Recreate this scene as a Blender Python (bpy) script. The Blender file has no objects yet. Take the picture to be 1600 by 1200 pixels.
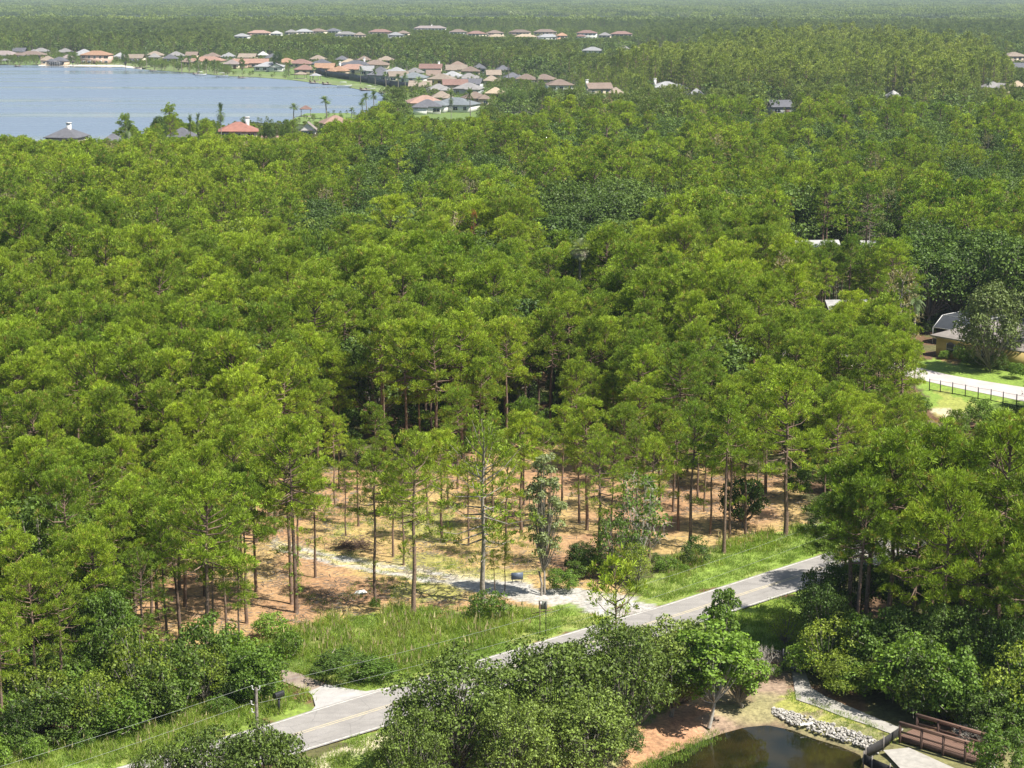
import bpy, math, random
import numpy as np
from mathutils import Vector
R_ = math.radians
# ------------------------------------------------------------------ camera, light, exposure
CAMH = 49.0; LENS = 70.0; F = 1600 * LENS / 36.0; HORIZON = -18.0
PITCH = math.atan((600 - HORIZON) / F); SP, CP = math.sin(PITCH), math.cos(PITCH)
sc = bpy.context.scene
C = sc.collection
cam = bpy.data.objects.new('camera', bpy.data.cameras.new('camera')); C.objects.link(cam)
cam.location = (0, 0, CAMH); cam.rotation_euler = (math.pi / 2 - PITCH, 0, 0)
cam.data.sensor_width = 36; cam.data.lens = LENS; cam.data.clip_start = 1; cam.data.clip_end = 40000
sc.camera = cam
SUN_EL = R_(56); SUN_AZ = (0.88, -0.47)            # horizontal direction towards the sun
w = bpy.data.worlds.new('World'); sc.world = w; w.use_nodes = True
nt = w.node_tree; bg = nt.nodes['Background']
sky = nt.nodes.new('ShaderNodeTexSky'); sky.sky_type = 'NISHITA'; sky.sun_disc = False
sky.sun_elevation = SUN_EL; sky.sun_rotation = math.atan2(SUN_AZ[0], SUN_AZ[1])
sky.air_density = 1.0; sky.dust_density = 1.2; sky.ozone_density = 1.0
nt.links.new(sky.outputs[0], bg.inputs[0]); bg.inputs[1].default_value = 0.075
sl = bpy.data.lights.new('sun', 'SUN'); sl.energy = 5.0; sl.angle = R_(0.5); sl.color = (1, .955, .88)
so = bpy.data.objects.new('sun', sl); C.objects.link(so)
d = Vector((SUN_AZ[0] * math.cos(SUN_EL), SUN_AZ[1] * math.cos(SUN_EL), math.sin(SUN_EL)))
so.rotation_euler = d.to_track_quat('Z', 'Y').to_euler(); so.location = (200, -100, 400)
sc.view_settings.view_transform = 'Standard'; sc.view_settings.look = 'None'
sc.view_settings.exposure = 0.78; sc.view_settings.gamma = 1
sc.cycles.max_bounces = 6; sc.cycles.diffuse_bounces = 3; sc.cycles.glossy_bounces = 2
sc.cycles.transmission_bounces = 3; sc.cycles.volume_bounces = 0; sc.cycles.transparent_max_bounces = 4
sc.cycles.caustics_reflective = False; sc.cycles.caustics_refractive = False
random.seed(7); RG = np.random.default_rng(7)
# ------------------------------------------------------------------ pixel <-> world
def at(px, py, z=0.0):
    u = (px - 800) / F; v = (py - 600) / F
    dn = SP + v * CP; fw = CP - v * SP; k = (CAMH - z) / dn
    return Vector((u * k, fw * k, z))
def pix(x, y, z):
    """arrays of world -> pixel and depth"""
    dz = CAMH - z; dep = y * CP + dz * SP
    return 800 + F * x / dep, 600 + F * (dz * CP - y * SP) / dep, dep
def inpoly(px, py, poly):
    px = np.asarray(px, float); py = np.asarray(py, float); r = np.zeros(px.shape, bool); n = len(poly)
    for i in range(n):
        x1, y1 = poly[i]; x2, y2 = poly[(i + 1) % n]
        if y1 == y2: continue
        c = ((y1 > py) != (y2 > py)) & (px < (x2 - x1) * (py - y1) / (y2 - y1) + x1)
        r ^= c
    return r
_lat = np.random.default_rng(3).random((256, 256))
def vnoise(x, y, s, o=0):
    x = np.asarray(x, float) / s + 17.3 * o + 1000; y = np.asarray(y, float) / s + 9.1 * o + 1000
    i = np.floor(x).astype(int); j = np.floor(y).astype(int); fx = x - i; fy = y - j
    fx = fx * fx * (3 - 2 * fx); fy = fy * fy * (3 - 2 * fy)
    g = lambda a, b: _lat[a % 256, b % 256]
    return (g(i, j) * (1 - fx) + g(i + 1, j) * fx) * (1 - fy) + (g(i, j + 1) * (1 - fx) + g(i + 1, j + 1) * fx) * fy
# ------------------------------------------------------------------ objects
def link(o, parent=None):
    C.objects.link(o)
    if parent is not None: o.parent = parent
    return o
def tag(o, label=None, cat=None, group=None, kind=None):
    if label: o['label'] = label
    if cat: o['category'] = cat
    if group: o['group'] = group
    if kind: o['kind'] = kind
    return o
def empty(name, loc=(0, 0, 0), rz=0, label=None, cat=None, group=None, s=1.0):
    o = bpy.data.objects.new(name, None); o.location = loc; o.rotation_euler = (0, 0, rz); o.scale = (s, s, s)
    o.empty_display_size = .3
    link(o); return tag(o, label, cat, group)
class MB:
    """collects shapes, builds one mesh object"""
    def __init__(s): s.v = []; s.f = []; s.n = 0
    def add(s, V, Fc):
        V = np.asarray(V, float).reshape(-1, 3); Fc = np.asarray(Fc, int)
        s.v.append(V); s.f.append(Fc + s.n); s.n += len(V); return s
    def box(s, x0, x1, y0, y1, z0, z1):
        V = [(x, y, z) for z in (z0, z1) for x, y in ((x0, y0), (x1, y0), (x1, y1), (x0, y1))]
        return s.add(V, [(0, 3, 2, 1), (4, 5, 6, 7), (0, 1, 5, 4), (1, 2, 6, 5), (2, 3, 7, 6), (3, 0, 4, 7)])
    def beam(s, a, b, wd, ht=None):
        a = Vector(a); b = Vector(b); ht = ht or wd; t = (b - a).normalized()
        sd = t.cross(Vector((0, 0, 1)))
        sd = sd.normalized() if sd.length > 1e-4 else Vector((1, 0, 0)); up = sd.cross(t)
        V = [p + sd * wd / 2 * i + up * ht / 2 * j for p in (a, b) for i, j in ((-1, -1), (1, -1), (1, 1), (-1, 1))]
        return s.add([tuple(q) for q in V], [(0, 1, 2, 3), (7, 6, 5, 4), (0, 4, 5, 1), (1, 5, 6, 2), (2, 6, 7, 3), (3, 7, 4, 0)])
    def tube(s, P, Rr, n=6):
        P = np.asarray(P, float); m = len(P); V = []
        for i in range(m):
            t = P[min(i + 1, m - 1)] - P[max(i - 1, 0)]; t = t / (np.linalg.norm(t) + 1e-9)
            a = np.cross(t, (0.13, 1, .07) if abs(t[1]) < .9 else (1, 0, 0)); a /= np.linalg.norm(a); b = np.cross(t, a)
            for k in range(n):
                q = 2 * math.pi * k / n; V.append(P[i] + Rr[i] * (math.cos(q) * a + math.sin(q) * b))
        Fc = [(i * n + k, i * n + (k + 1) % n, (i + 1) * n + (k + 1) % n, (i + 1) * n + k) for i in range(m - 1) for k in range(n)]
        return s.add(V, Fc)
    def poly(s, pts): return s.add(pts, [tuple(range(len(pts)))])
    def prism(s, xy, z0, z1):
        n = len(xy)
        s.add([(x, y, z1) for x, y in xy], [tuple(range(n))])
        V = [(x, y, z) for z in (z0, z1) for x, y in xy]
        return s.add(V, [(i, (i + 1) % n, n + (i + 1) % n, n + i) for i in range(n)])
    def mesh(s, name, mat, smooth=False):
        me = bpy.data.meshes.new(name); V = np.concatenate(s.v)
        me.vertices.add(len(V)); me.vertices.foreach_set('co', V.astype(np.float32).ravel())
        L = np.concatenate([f.ravel() for f in s.f]); cnt = np.concatenate([np.full(len(f), f.shape[1]) for f in s.f])
        me.loops.add(len(L)); me.loops.foreach_set('vertex_index', L.astype(np.int32))
        me.polygons.add(len(cnt)); st = np.concatenate([[0], np.cumsum(cnt)[:-1]])
        me.polygons.foreach_set('loop_start', st.astype(np.int32)); me.polygons.foreach_set('loop_total', cnt.astype(np.int32))
        if smooth: me.polygons.foreach_set('use_smooth', np.ones(len(cnt), bool))
        me.update(calc_edges=True); me.validate()
        for m_ in (mat if isinstance(mat, (list, tuple)) else [mat]): me.materials.append(m_)
        return me
    def build(s, name, mat, parent=None, smooth=False):
        return link(bpy.data.objects.new(name, s.mesh(name, mat, smooth)), parent)
def put(name, me, parent): return link(bpy.data.objects.new(name, me), parent)
# ------------------------------------------------------------------ materials
def newmat(name):
    m = bpy.data.materials.new(name); m.use_nodes = True; t = m.node_tree; t.nodes.clear()
    out = t.nodes.new('ShaderNodeOutputMaterial'); return m, t, out
def N(t, typ, ins=None, **kw):
    n = t.nodes.new(typ)
    for k, v_ in kw.items(): setattr(n, k, v_)
    for k, v_ in (ins or {}).items():
        if hasattr(v_, 'is_output'): t.links.new(v_, n.inputs[k])
        else: n.inputs[k].default_value = v_
    return n
def mix(t, f, a, b, blend='MIX'):
    n = t.nodes.new('ShaderNodeMix'); n.data_type = 'RGBA'; n.blend_type = blend
    for i, q in ((0, f), (6, a), (7, b)):
        if hasattr(q, 'is_output'): t.links.new(q, n.inputs[i])
        else: n.inputs[i].default_value = (*q, 1) if isinstance(q, tuple) and len(q) == 3 else q
    return n.outputs[2]
def ramp(t, fac, stops, interp='LINEAR'):
    n = t.nodes.new('ShaderNodeValToRGB'); n.color_ramp.interpolation = interp; e = n.color_ramp.elements
    while len(e) < len(stops): e.new(.5)
    for el, (p, c) in zip(e, stops): el.position = p; el.color = (*c, 1) if len(c) == 3 else c
    t.links.new(fac, n.inputs[0]); return n.outputs[0]
def mp(t, v_, a, b, c, d_):
    return N(t, 'ShaderNodeMapRange', {0: v_, 1: a, 2: b, 3: c, 4: d_}).outputs[0]
def leafmat(name, base, alt, trans=.4, patch=45.0, gloss=.02, dead=None, islvar=.55):
    m, t, out = newmat(name)
    oi = N(t, 'ShaderNodeObjectInfo'); ge = N(t, 'ShaderNodeNewGeometry')
    no = N(t, 'ShaderNodeTexNoise', {'Vector': oi.outputs['Location'], 'Scale': 1 / patch, 'Detail': 2.0})
    f = N(t, 'ShaderNodeMath', {0: mp(t, no.outputs[0], .3, .7, 0, 1), 1: oi.outputs['Random']}, operation='ADD')
    f2 = N(t, 'ShaderNodeMath', {0: f.outputs[0], 1: .5}, operation='MULTIPLY')
    c = mix(t, f2.outputs[0], base, alt)
    isl = mp(t, ge.outputs['Random Per Island'], 0, 1, 1 - islvar, 1 + islvar * .75)
    tre = mp(t, oi.outputs['Random'], 0, 1, .8, 1.2)
    k = N(t, 'ShaderNodeMath', {0: isl, 1: tre}, operation='MULTIPLY').outputs[0]
    kc = N(t, 'ShaderNodeCombineColor', {0: k, 1: k, 2: k}).outputs[0]
    c = mix(t, 1.0, c, kc, 'MULTIPLY')
    if dead:
        c = mix(t, mp(t, ge.outputs['Random Per Island'], .93, .97, 0, .8), c, dead)
    df = N(t, 'ShaderNodeBsdfDiffuse', {0: c}); tr = N(t, 'ShaderNodeBsdfTranslucent', {0: mix(t, 1.0, c, (1.25, 1.2, .5), 'MULTIPLY')})
    mx = N(t, 'ShaderNodeMixShader', {0: trans, 1: df.outputs[0], 2: tr.outputs[0]})
    gl = N(t, 'ShaderNodeBsdfGlossy', {0: (1, 1, 1, 1), 'Roughness': .6})
    m2 = N(t, 'ShaderNodeMixShader', {0: gloss, 1: mx.outputs[0], 2: gl.outputs[0]})
    t.links.new(m2.outputs[0], out.inputs[0]); return m
def simple(name, col, rough=.8, var=.25, scale=3.0, col2=None, bump=0.0, metal=0.0, obj=False, rnd=0.0, detail=5.0, stretch=None):
    m, t, out = newmat(name)
    tc = N(t, 'ShaderNodeTexCoord'); vec = tc.outputs['Object']
    if stretch: vec = N(t, 'ShaderNodeMapping', {0: vec, 3: stretch}).outputs[0]
    no = N(t, 'ShaderNodeTexNoise', {'Vector': vec, 'Scale': scale, 'Detail': detail, 'Roughness': .62})
    c2 = col2 or tuple(q * (1 - var) for q in col); c1 = tuple(min(1, q * (1 + var * .5)) for q in col)
    c = mix(t, mp(t, no.outputs[0], .32, .68, 0, 1), c1, c2)
    if rnd:
        oi = N(t, 'ShaderNodeObjectInfo'); k = mp(t, oi.outputs['Random'], 0, 1, 1 - rnd, 1 + rnd)
        c = mix(t, 1.0, c, N(t, 'ShaderNodeCombineColor', {0: k, 1: k, 2: k}).outputs[0], 'MULTIPLY')
    b = N(t, 'ShaderNodeBsdfPrincipled', {'Base Color': c, 'Roughness': rough, 'Metallic': metal})
    if bump:
        bn = N(t, 'ShaderNodeBump', {'Strength': .7, 'Distance': bump, 'Height': no.outputs[0]}); t.links.new(bn.outputs[0], b.inputs['Normal'])
    t.links.new(b.outputs[0], out.inputs[0]); return m
def roofmat(name, col):
    m, t, out = newmat(name)
    tc = N(t, 'ShaderNodeTexCoord'); oi = N(t, 'ShaderNodeObjectInfo')
    no = N(t, 'ShaderNodeTexNoise', {'Vector': tc.outputs['Object'], 'Scale': .9, 'Detail': 6.0, 'Roughness': .7})
    wv = N(t, 'ShaderNodeTexWave', {'Vector': tc.outputs['Object'], 'Scale': 1.1, 'Distortion': .6}, bands_direction='Z')
    c = mix(t, mp(t, no.outputs[0], .3, .7, 0, 1), tuple(q * 1.1 for q in col), tuple(q * .68 for q in col))
    c = mix(t, mp(t, wv.outputs[1], 0, 1, 0, .25), c, tuple(q * .5 for q in col))
    k = mp(t, oi.outputs['Random'], 0, 1, .86, 1.14); c = mix(t, 1.0, c, N(t, 'ShaderNodeCombineColor', {0: k, 1: k, 2: k}).outputs[0], 'MULTIPLY')
    b = N(t, 'ShaderNodeBsdfPrincipled', {'Base Color': c, 'Roughness': .8})
    t.links.new(b.outputs[0], out.inputs[0]); return m
M = {}
M['pine'] = leafmat('pine_needles', (.155, .28, .018), (.36, .45, .03), trans=.3, islvar=.65, dead=(.30, .17, .06))
M['pine_dark'] = leafmat('pine_needles_far', (.12, .19, .035), (.25, .31, .055), trans=.34, patch=130.0)
M['oak'] = leafmat('oak_leaves', (.055, .115, .016), (.13, .195, .028), trans=.3, gloss=.02)
M['oak2'] = leafmat('live_oak_leaves', (.105, .175, .025), (.20, .26, .045), trans=.25, islvar=.7)
M['greyoak'] = leafmat('grey_oak_leaves', (.15, .21, .055), (.23, .28, .08), trans=.25)
M['bush'] = leafmat('bush_leaves', (.11, .21, .022), (.20, .31, .036), trans=.38, gloss=.02, patch=12.0)
M['lime'] = leafmat('lime_leaves', (.22, .31, .03), (.29, .36, .045), trans=.45, patch=12.0)
M['pale'] = leafmat('pale_leaves', (.24, .31, .09), (.36, .40, .17), trans=.35, gloss=.04)
M['cyp'] = leafmat('cypress_leaves', (.18, .26, .035), (.30, .345, .06), trans=.38, patch=90.0)
M['thin'] = leafmat('thinning_leaves', (.24, .25, .11), (.30, .24, .13), trans=.3)
M['dome'] = leafmat('far_leaves', (.10, .17, .03), (.17, .23, .045), trans=.34, patch=220.0)
M['palm'] = leafmat('palm_fronds', (.10, .17, .04), (.17, .24, .06), trans=.3, gloss=.04)
M['palm_dead'] = leafmat('palm_skirt', (.42, .36, .27), (.50, .45, .36), trans=.2)
M['red'] = leafmat('red_needles', (.42, .12, .05), (.50, .17, .07), trans=.3)
M['grass'] = leafmat('grass_blades', (.17, .31, .03), (.26, .36, .05), trans=.4, patch=10.0, dead=(.42, .36, .17))
M['tallgrass'] = leafmat('tall_grass_blades', (.22, .36, .035), (.34, .42, .07), trans=.4, patch=8.0, dead=(.55, .46, .27))
M['straw'] = leafmat('seed_stalks', (.50, .42, .22), (.42, .38, .18), trans=.35)
M['bark'] = simple('pine_bark', (.20, .135, .095), .9, .55, 7.0, bump=.03, rnd=.25)
M['barkg'] = simple('grey_bark', (.25, .22, .18), .9, .5, 6.0, bump=.02, rnd=.2)
M['barkp'] = simple('pale_branch', (.50, .46, .39), .85, .3, 6.0)
M['white'] = simple('white_paint', (.78, .77, .73), .5, .12, 4.0)
M['glass'] = simple('window_glass', (.03, .04, .05), .12, .2, 2.0)
M['black'] = simple('black_metal', (.022, .022, .024), .45, .2, 6.0)
M['screen'] = simple('screen_mesh', (.045, .05, .058), .6, .2, 1.5)
M['wood'] = simple('bridge_wood', (.20, .115, .08), .75, .35, 3.0, stretch=(1, 12, 12))
M['wood2'] = simple('dark_wood', (.12, .07, .05), .75, .35, 6.0)
M['greywood'] = simple('weathered_wood', (.26, .23, .20), .85, .35, 5.0)
M['conc'] = simple('concrete', (.38, .355, .31), .9, .22, 2.2, bump=.004, detail=9.0)
M['rock'] = simple('riprap_rock', (.40, .375, .33), .85, .5, 2.5, bump=.03, rnd=.4)
M['wire'] = simple('cable', (.34, .36, .33), .5, .1)
M['galv'] = simple('galvanised_metal', (.40, .41, .42), .45, .2, 6.0, metal=.3)
M['signback'] = simple('sign_back', (.16, .17, .13), .6, .2, 4.0)
M['bluegrey'] = simple('blue_grey_panel', (.10, .13, .18), .5, .2, 4.0)
# ------------------------------------------------------------------ foliage shapes
def unit(a): return a / (np.linalg.norm(a, axis=-1, keepdims=True) + 1e-9)
def blades(mb, c, dirs, ln, wd, rng):
    """one thin triangle per row: base c, along dirs"""
    n = len(c); r = unit(rng.normal(size=(n, 3))); s = unit(np.cross(dirs, r)) * (np.asarray(wd).reshape(-1, 1) / 2)
    V = np.stack([c - s, c + s, c + dirs * np.asarray(ln).reshape(-1, 1)], 1).reshape(-1, 3)
    mb.add(V, np.arange(3 * n).reshape(-1, 3))
def tufts(mb, c, ax, size, nb, wd, rng, spread=.6):
    """each tuft is one fan of nb needles bundles that share their base point"""
    n = len(c); d = unit(np.repeat(ax, nb, 0) + rng.normal(size=(n * nb, 3)) * spread); r = unit(rng.normal(size=(n * nb, 3))); s = unit(np.cross(d, r)) * (wd * rng.uniform(.6, 1.2, n * nb)).reshape(-1, 1) / 2
    tip = np.repeat(c, nb, 0) + d * (size * rng.uniform(.7, 1.15, n * nb)).reshape(-1, 1)
    V = np.concatenate([c, np.stack([tip - s, tip + s], 1).reshape(-1, 3)]); i = np.arange(n * nb)
    mb.add(V, np.stack([i // nb, n + 2 * i, n + 2 * i + 1], 1))
def leaves(mb, c, nrm, size, rng):
    """a bent diamond leaf clump per row"""
    n = len(c); r = unit(rng.normal(size=(n, 3))); a = unit(np.cross(nrm, r)); b = np.cross(nrm, a)
    s = (size * rng.uniform(.55, 1.3, n)).reshape(-1, 1)
    V = np.stack([c - a * s * .5, c - b * s * .34 + nrm * s * .08, c + a * s * .5, c + b * s * .34 + nrm * s * .1], 1).reshape(-1, 3)
    mb.add(V, np.arange(4 * n).reshape(-1, 4))
def pine(seed, H=13.0, cb=.5, Rc=3.2, nl=34, k=28, nb=11, size=.37, wd=.046, mat='pine', low=0, bark='bark', flat=.85, tr=.17):
    rng = np.random.default_rng(seed); cr = MB(); tk = MB()
    lx, ly = rng.normal(0, .25, 2); zz = np.linspace(0, H * .97, 8)
    P = np.stack([lx * (zz / H) ** 1.5 + .06 * np.sin(zz * .9 + seed), ly * (zz / H) ** 1.5, zz], 1)
    tk.tube(P, tr * (1 - .8 * (zz / H)) + .02, 7)
    tk.tube([(0, 0, -.3), (0, 0, .35)], [tr * 1.6, tr * 1.02], 7)
    axis = lambda z: np.array([np.interp(z, zz, P[:, 0]), np.interp(z, zz, P[:, 1]), z])
    az = rng.uniform(0, 6.28)
    for i in range(nl + low):
        az += 2.4 + rng.normal(0, .35)
        if i < nl:
            t = (i + .5) / nl; hz = H * (cb + (1 - cb) * (t * .97)); el = R_(-14 + 80 * t ** 1.15 + rng.normal(0, 8))
            L = Rc * math.sqrt(max(.04, 1 - ((t - .38) / .72) ** 2)) * rng.uniform(.68, 1.12)
        else:
            hz = H * rng.uniform(.25, cb); L = Rc * rng.uniform(.25, .6); el = R_(rng.uniform(-20, 10))
        a0 = axis(hz); dv = np.array([math.cos(az) * math.cos(el), math.sin(az) * math.cos(el), math.sin(el)])
        tip = a0 + dv * L + np.array([0, 0, .12 * L]); mid = a0 + dv * L * .5 - np.array([0, 0, .06 * L])
        tk.tube([a0, mid, tip], [.055 + .03 * (1 - i / nl), .035, .014], 4)
        for fr in ((.98, .66) if L > 1.2 else (.9,)):
            q = a0 + (tip - a0) * fr; r = rng.uniform(.45, .85) * min(1, .55 + L / Rc * .6) * (1 if fr > .8 else .75)
            n = max(3, int(k * rng.uniform(.7, 1.3) * (r / .7) ** 2))
            o = unit(rng.normal(size=(n, 3))) * rng.uniform(.35, 1, (n, 1)) ** .5; o[:, 2] = np.abs(o[:, 2]) * 1.0 - .3
            c = q + o * r * np.array([1, 1, flat])
            ax = unit(unit(c - q + 1e-6) * .55 + dv * .35 + np.array([0, 0, .75]))
            tufts(cr, c, ax, size, nb, wd, rng)
    top = axis(H * .97); n = k * 2; o = unit(rng.normal(size=(n, 3))) * .9; o[:, 2] = np.abs(o[:, 2]) * .8
    tufts(cr, top + o * np.array([1, 1, .9]), unit(o + np.array([0, 0, 1.2])), size, nb, wd, rng)
    return ('pine_tree', H, [('crown', cr.mesh('crown', M[mat])), ('trunk', tk.mesh('trunk', M[bark], True))])
def broad(seed, H=9.0, Rc=4.2, cb=.22, nc=20, nleaf=170, size=.34, mat='oak', bark='barkg', tr=.22, trunk=True, name='broadleaf_tree', squash=.85, twigs=0, stems=1, rk=(.17, .32)):
    rng = np.random.default_rng(seed); cr = MB(); tk = MB()
    z0 = H * cb; cz = (z0 + H) / 2; hz = (H - z0) / 2; base = np.zeros(3); fork = np.array([rng.normal(0, .2), rng.normal(0, .2), z0 * .9 + .2])
    if trunk:
        for s_ in range(stems):
            off = np.array([rng.normal(0, .35), rng.normal(0, .35), 0]) * (stems > 1)
            tk.tube([base + off - (0, 0, .3), base + off + (fork - base) * .5 + rng.normal(0, .06, 3), fork + off * 1.6], [tr, tr * .8, tr * .65], 7)
    for i in range(nc):
        y = 1 - 1.75 * (i + .5) / nc; rr = math.sqrt(max(0, 1 - y * y)); a = i * 2.4 + rng.normal(0, .4)
        k = rng.uniform(.45, .86)
        q = np.array([math.cos(a) * rr * Rc * k, math.sin(a) * rr * Rc * k, cz + y * hz * k * 1.12])
        r = Rc * rng.uniform(*rk); r = min(r, max(.4, (H - q[2]) * 1.05))
        if trunk:
            mid = fork * .45 + q * .55; mid[2] -= .1 * Rc
            tk.tube([fork, mid, q], [tr * .45, tr * .22, .02], 4)
        n = int(nleaf * (r / (Rc * .36)) ** 2); o = unit(rng.normal(size=(n, 3))); o[:, 2] = np.where(o[:, 2] < -.35, -o[:, 2], o[:, 2])
        lump = 1 + .22 * np.sin(o[:, 0] * 7 + i) * np.cos(o[:, 1] * 6 + i * 2) + .1 * np.sin(o[:, 2] * 11 + i)
        c = q + o * (r * lump * rng.uniform(.72, 1.06, n)).reshape(-1, 1) * np.array([1, 1, squash])
        leaves(cr, c, unit(o * .7 + rng.normal(size=(n, 3)) * .55 + np.array([0, 0, .25])), size, rng)
        for _ in range(twigs):
            tk.tube([q, q + unit(rng.normal(size=3)) * r * 1.15], [.03, .008], 3)
    parts = [('crown', cr.mesh('crown', M[mat]))]
    if tk.v: parts.append(('trunk', tk.mesh('trunk', M[bark], True)))
    return (name, H, parts)
def bare(seed, H=5.0, Rc=2.5, mat='barkp', name='dead_tree', n0=7, dens=3):
    """leafless branching shrub"""
    rng = np.random.default_rng(seed); tk = MB()
    def grow(p, d, L, r, lv):
        q = p + d * L; m_ = p + d * L * .5 + rng.normal(0, L * .06, 3); tk.tube([p, m_, q], [r, r * .8, r * .55], 4)
        if lv == 0: return
        for _ in range(dens): grow(q, unit(d + rng.normal(0, .55, 3)), L * rng.uniform(.55, .8), r * .55, lv - 1)
    for i in range(n0):
        a = rng.uniform(0, 6.28); e = rng.uniform(.5, 1.3)
        grow(np.zeros(3), np.array([math.cos(a) * math.cos(e) * Rc / H * 2, math.sin(a) * math.cos(e) * Rc / H * 2, math.sin(e)]), H * .36, .05, 3)
    return (name, H, [('branches', tk.mesh('branches', M[mat], True))])
def palm(seed, H=8.0, nf=26, fl=2.4, mat='palm', skirt=False, fan=False, wdt=.5):
    rng = np.random.default_rng(seed); cr = MB(); tk = MB(); zz = np.linspace(-.2, H, 7); b = rng.normal(0, .3, 2)
    P = np.stack([b[0] * (zz / H) ** 2, b[1] * (zz / H) ** 2, zz], 1); tk.tube(P, np.linspace(.22, .15, 7), 7); top = P[-1]
    def fronds(mb, n, e0, e1, L):
        for i in range(n):
            a = i * 2.4 + rng.normal(0, .2); e = R_(rng.uniform(e0, e1)); m_ = 7; pts = []
            p = top.copy(); dv = np.array([math.cos(a) * math.cos(e), math.sin(a) * math.cos(e), math.sin(e)])
            for j in range(m_):
                pts.append(p.copy()); p = p + dv * L / m_; dv = unit(dv + np.array([0, 0, -.24]))
            pts = np.array(pts)
            for j in range(m_ - 1):
                sgn = unit(np.cross(pts[j + 1] - pts[j], (0, 0, 1.0)))
                wj = wdt * math.sin(math.pi * (j + 1.2) / (m_ + .6))
                for s_ in (-1, 1):
                    for h in (0, .5):
                        c = pts[j] * (1 - h) + pts[j + 1] * h; tip = c + (sgn * s_ + unit(pts[j + 1] - pts[j]) * .7) * wj * 1.1 + np.array([0, 0, -.12])
                        mb.add([c, c + (pts[j + 1] - pts[j]) * .42, tip], [(0, 1, 2)])
    fronds(cr, nf, -35, 85, fl); parts = [('crown', cr.mesh('crown', M[mat])), ('trunk', tk.mesh('trunk', M['barkg'], True))]
    if skirt:
        sk = MB(); fronds(sk, nf, -25, 25, fl * .8); parts.append(('dead_fronds', sk.mesh('dead_fronds', M['palm_dead'])))
    return ('palm_tree', H, parts)
def grasst(seed, n=26, h=.8, r=.35, wd=.05, mat='grass', lean=.35, seedy=0):
    rng = np.random.default_rng(seed); mb = MB(); c = np.zeros((n, 3)); c[:, :2] = rng.normal(0, r * .5, (n, 2))
    dv = unit(np.concatenate([rng.normal(0, lean, (n, 2)), np.ones((n, 1))], 1)); ln = h * rng.uniform(.55, 1.15, n)
    blades(mb, c, dv, ln, wd, rng)
    t = c + dv * ln.reshape(-1, 1) * .55; blades(mb, t, unit(dv + rng.normal(0, .5, (n, 3)) * (1, 1, .2)), ln * .5, wd * .8, rng)
    parts = [('blades', mb.mesh('blades', M[mat]))]
    if seedy:
        s_ = MB(); c2 = c[:seedy]; d2 = unit(dv[:seedy] * (.5, .5, 1)); blades(s_, c2, d2, np.full(seedy, h * 1.6), .05, rng)
        blades(s_, c2 + d2 * h * 1.1, d2, np.full(seedy, h * .6), .14, rng); parts.append(('stalks', s_.mesh('stalks', M['straw'])))
    return ('grass', h, parts)
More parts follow.
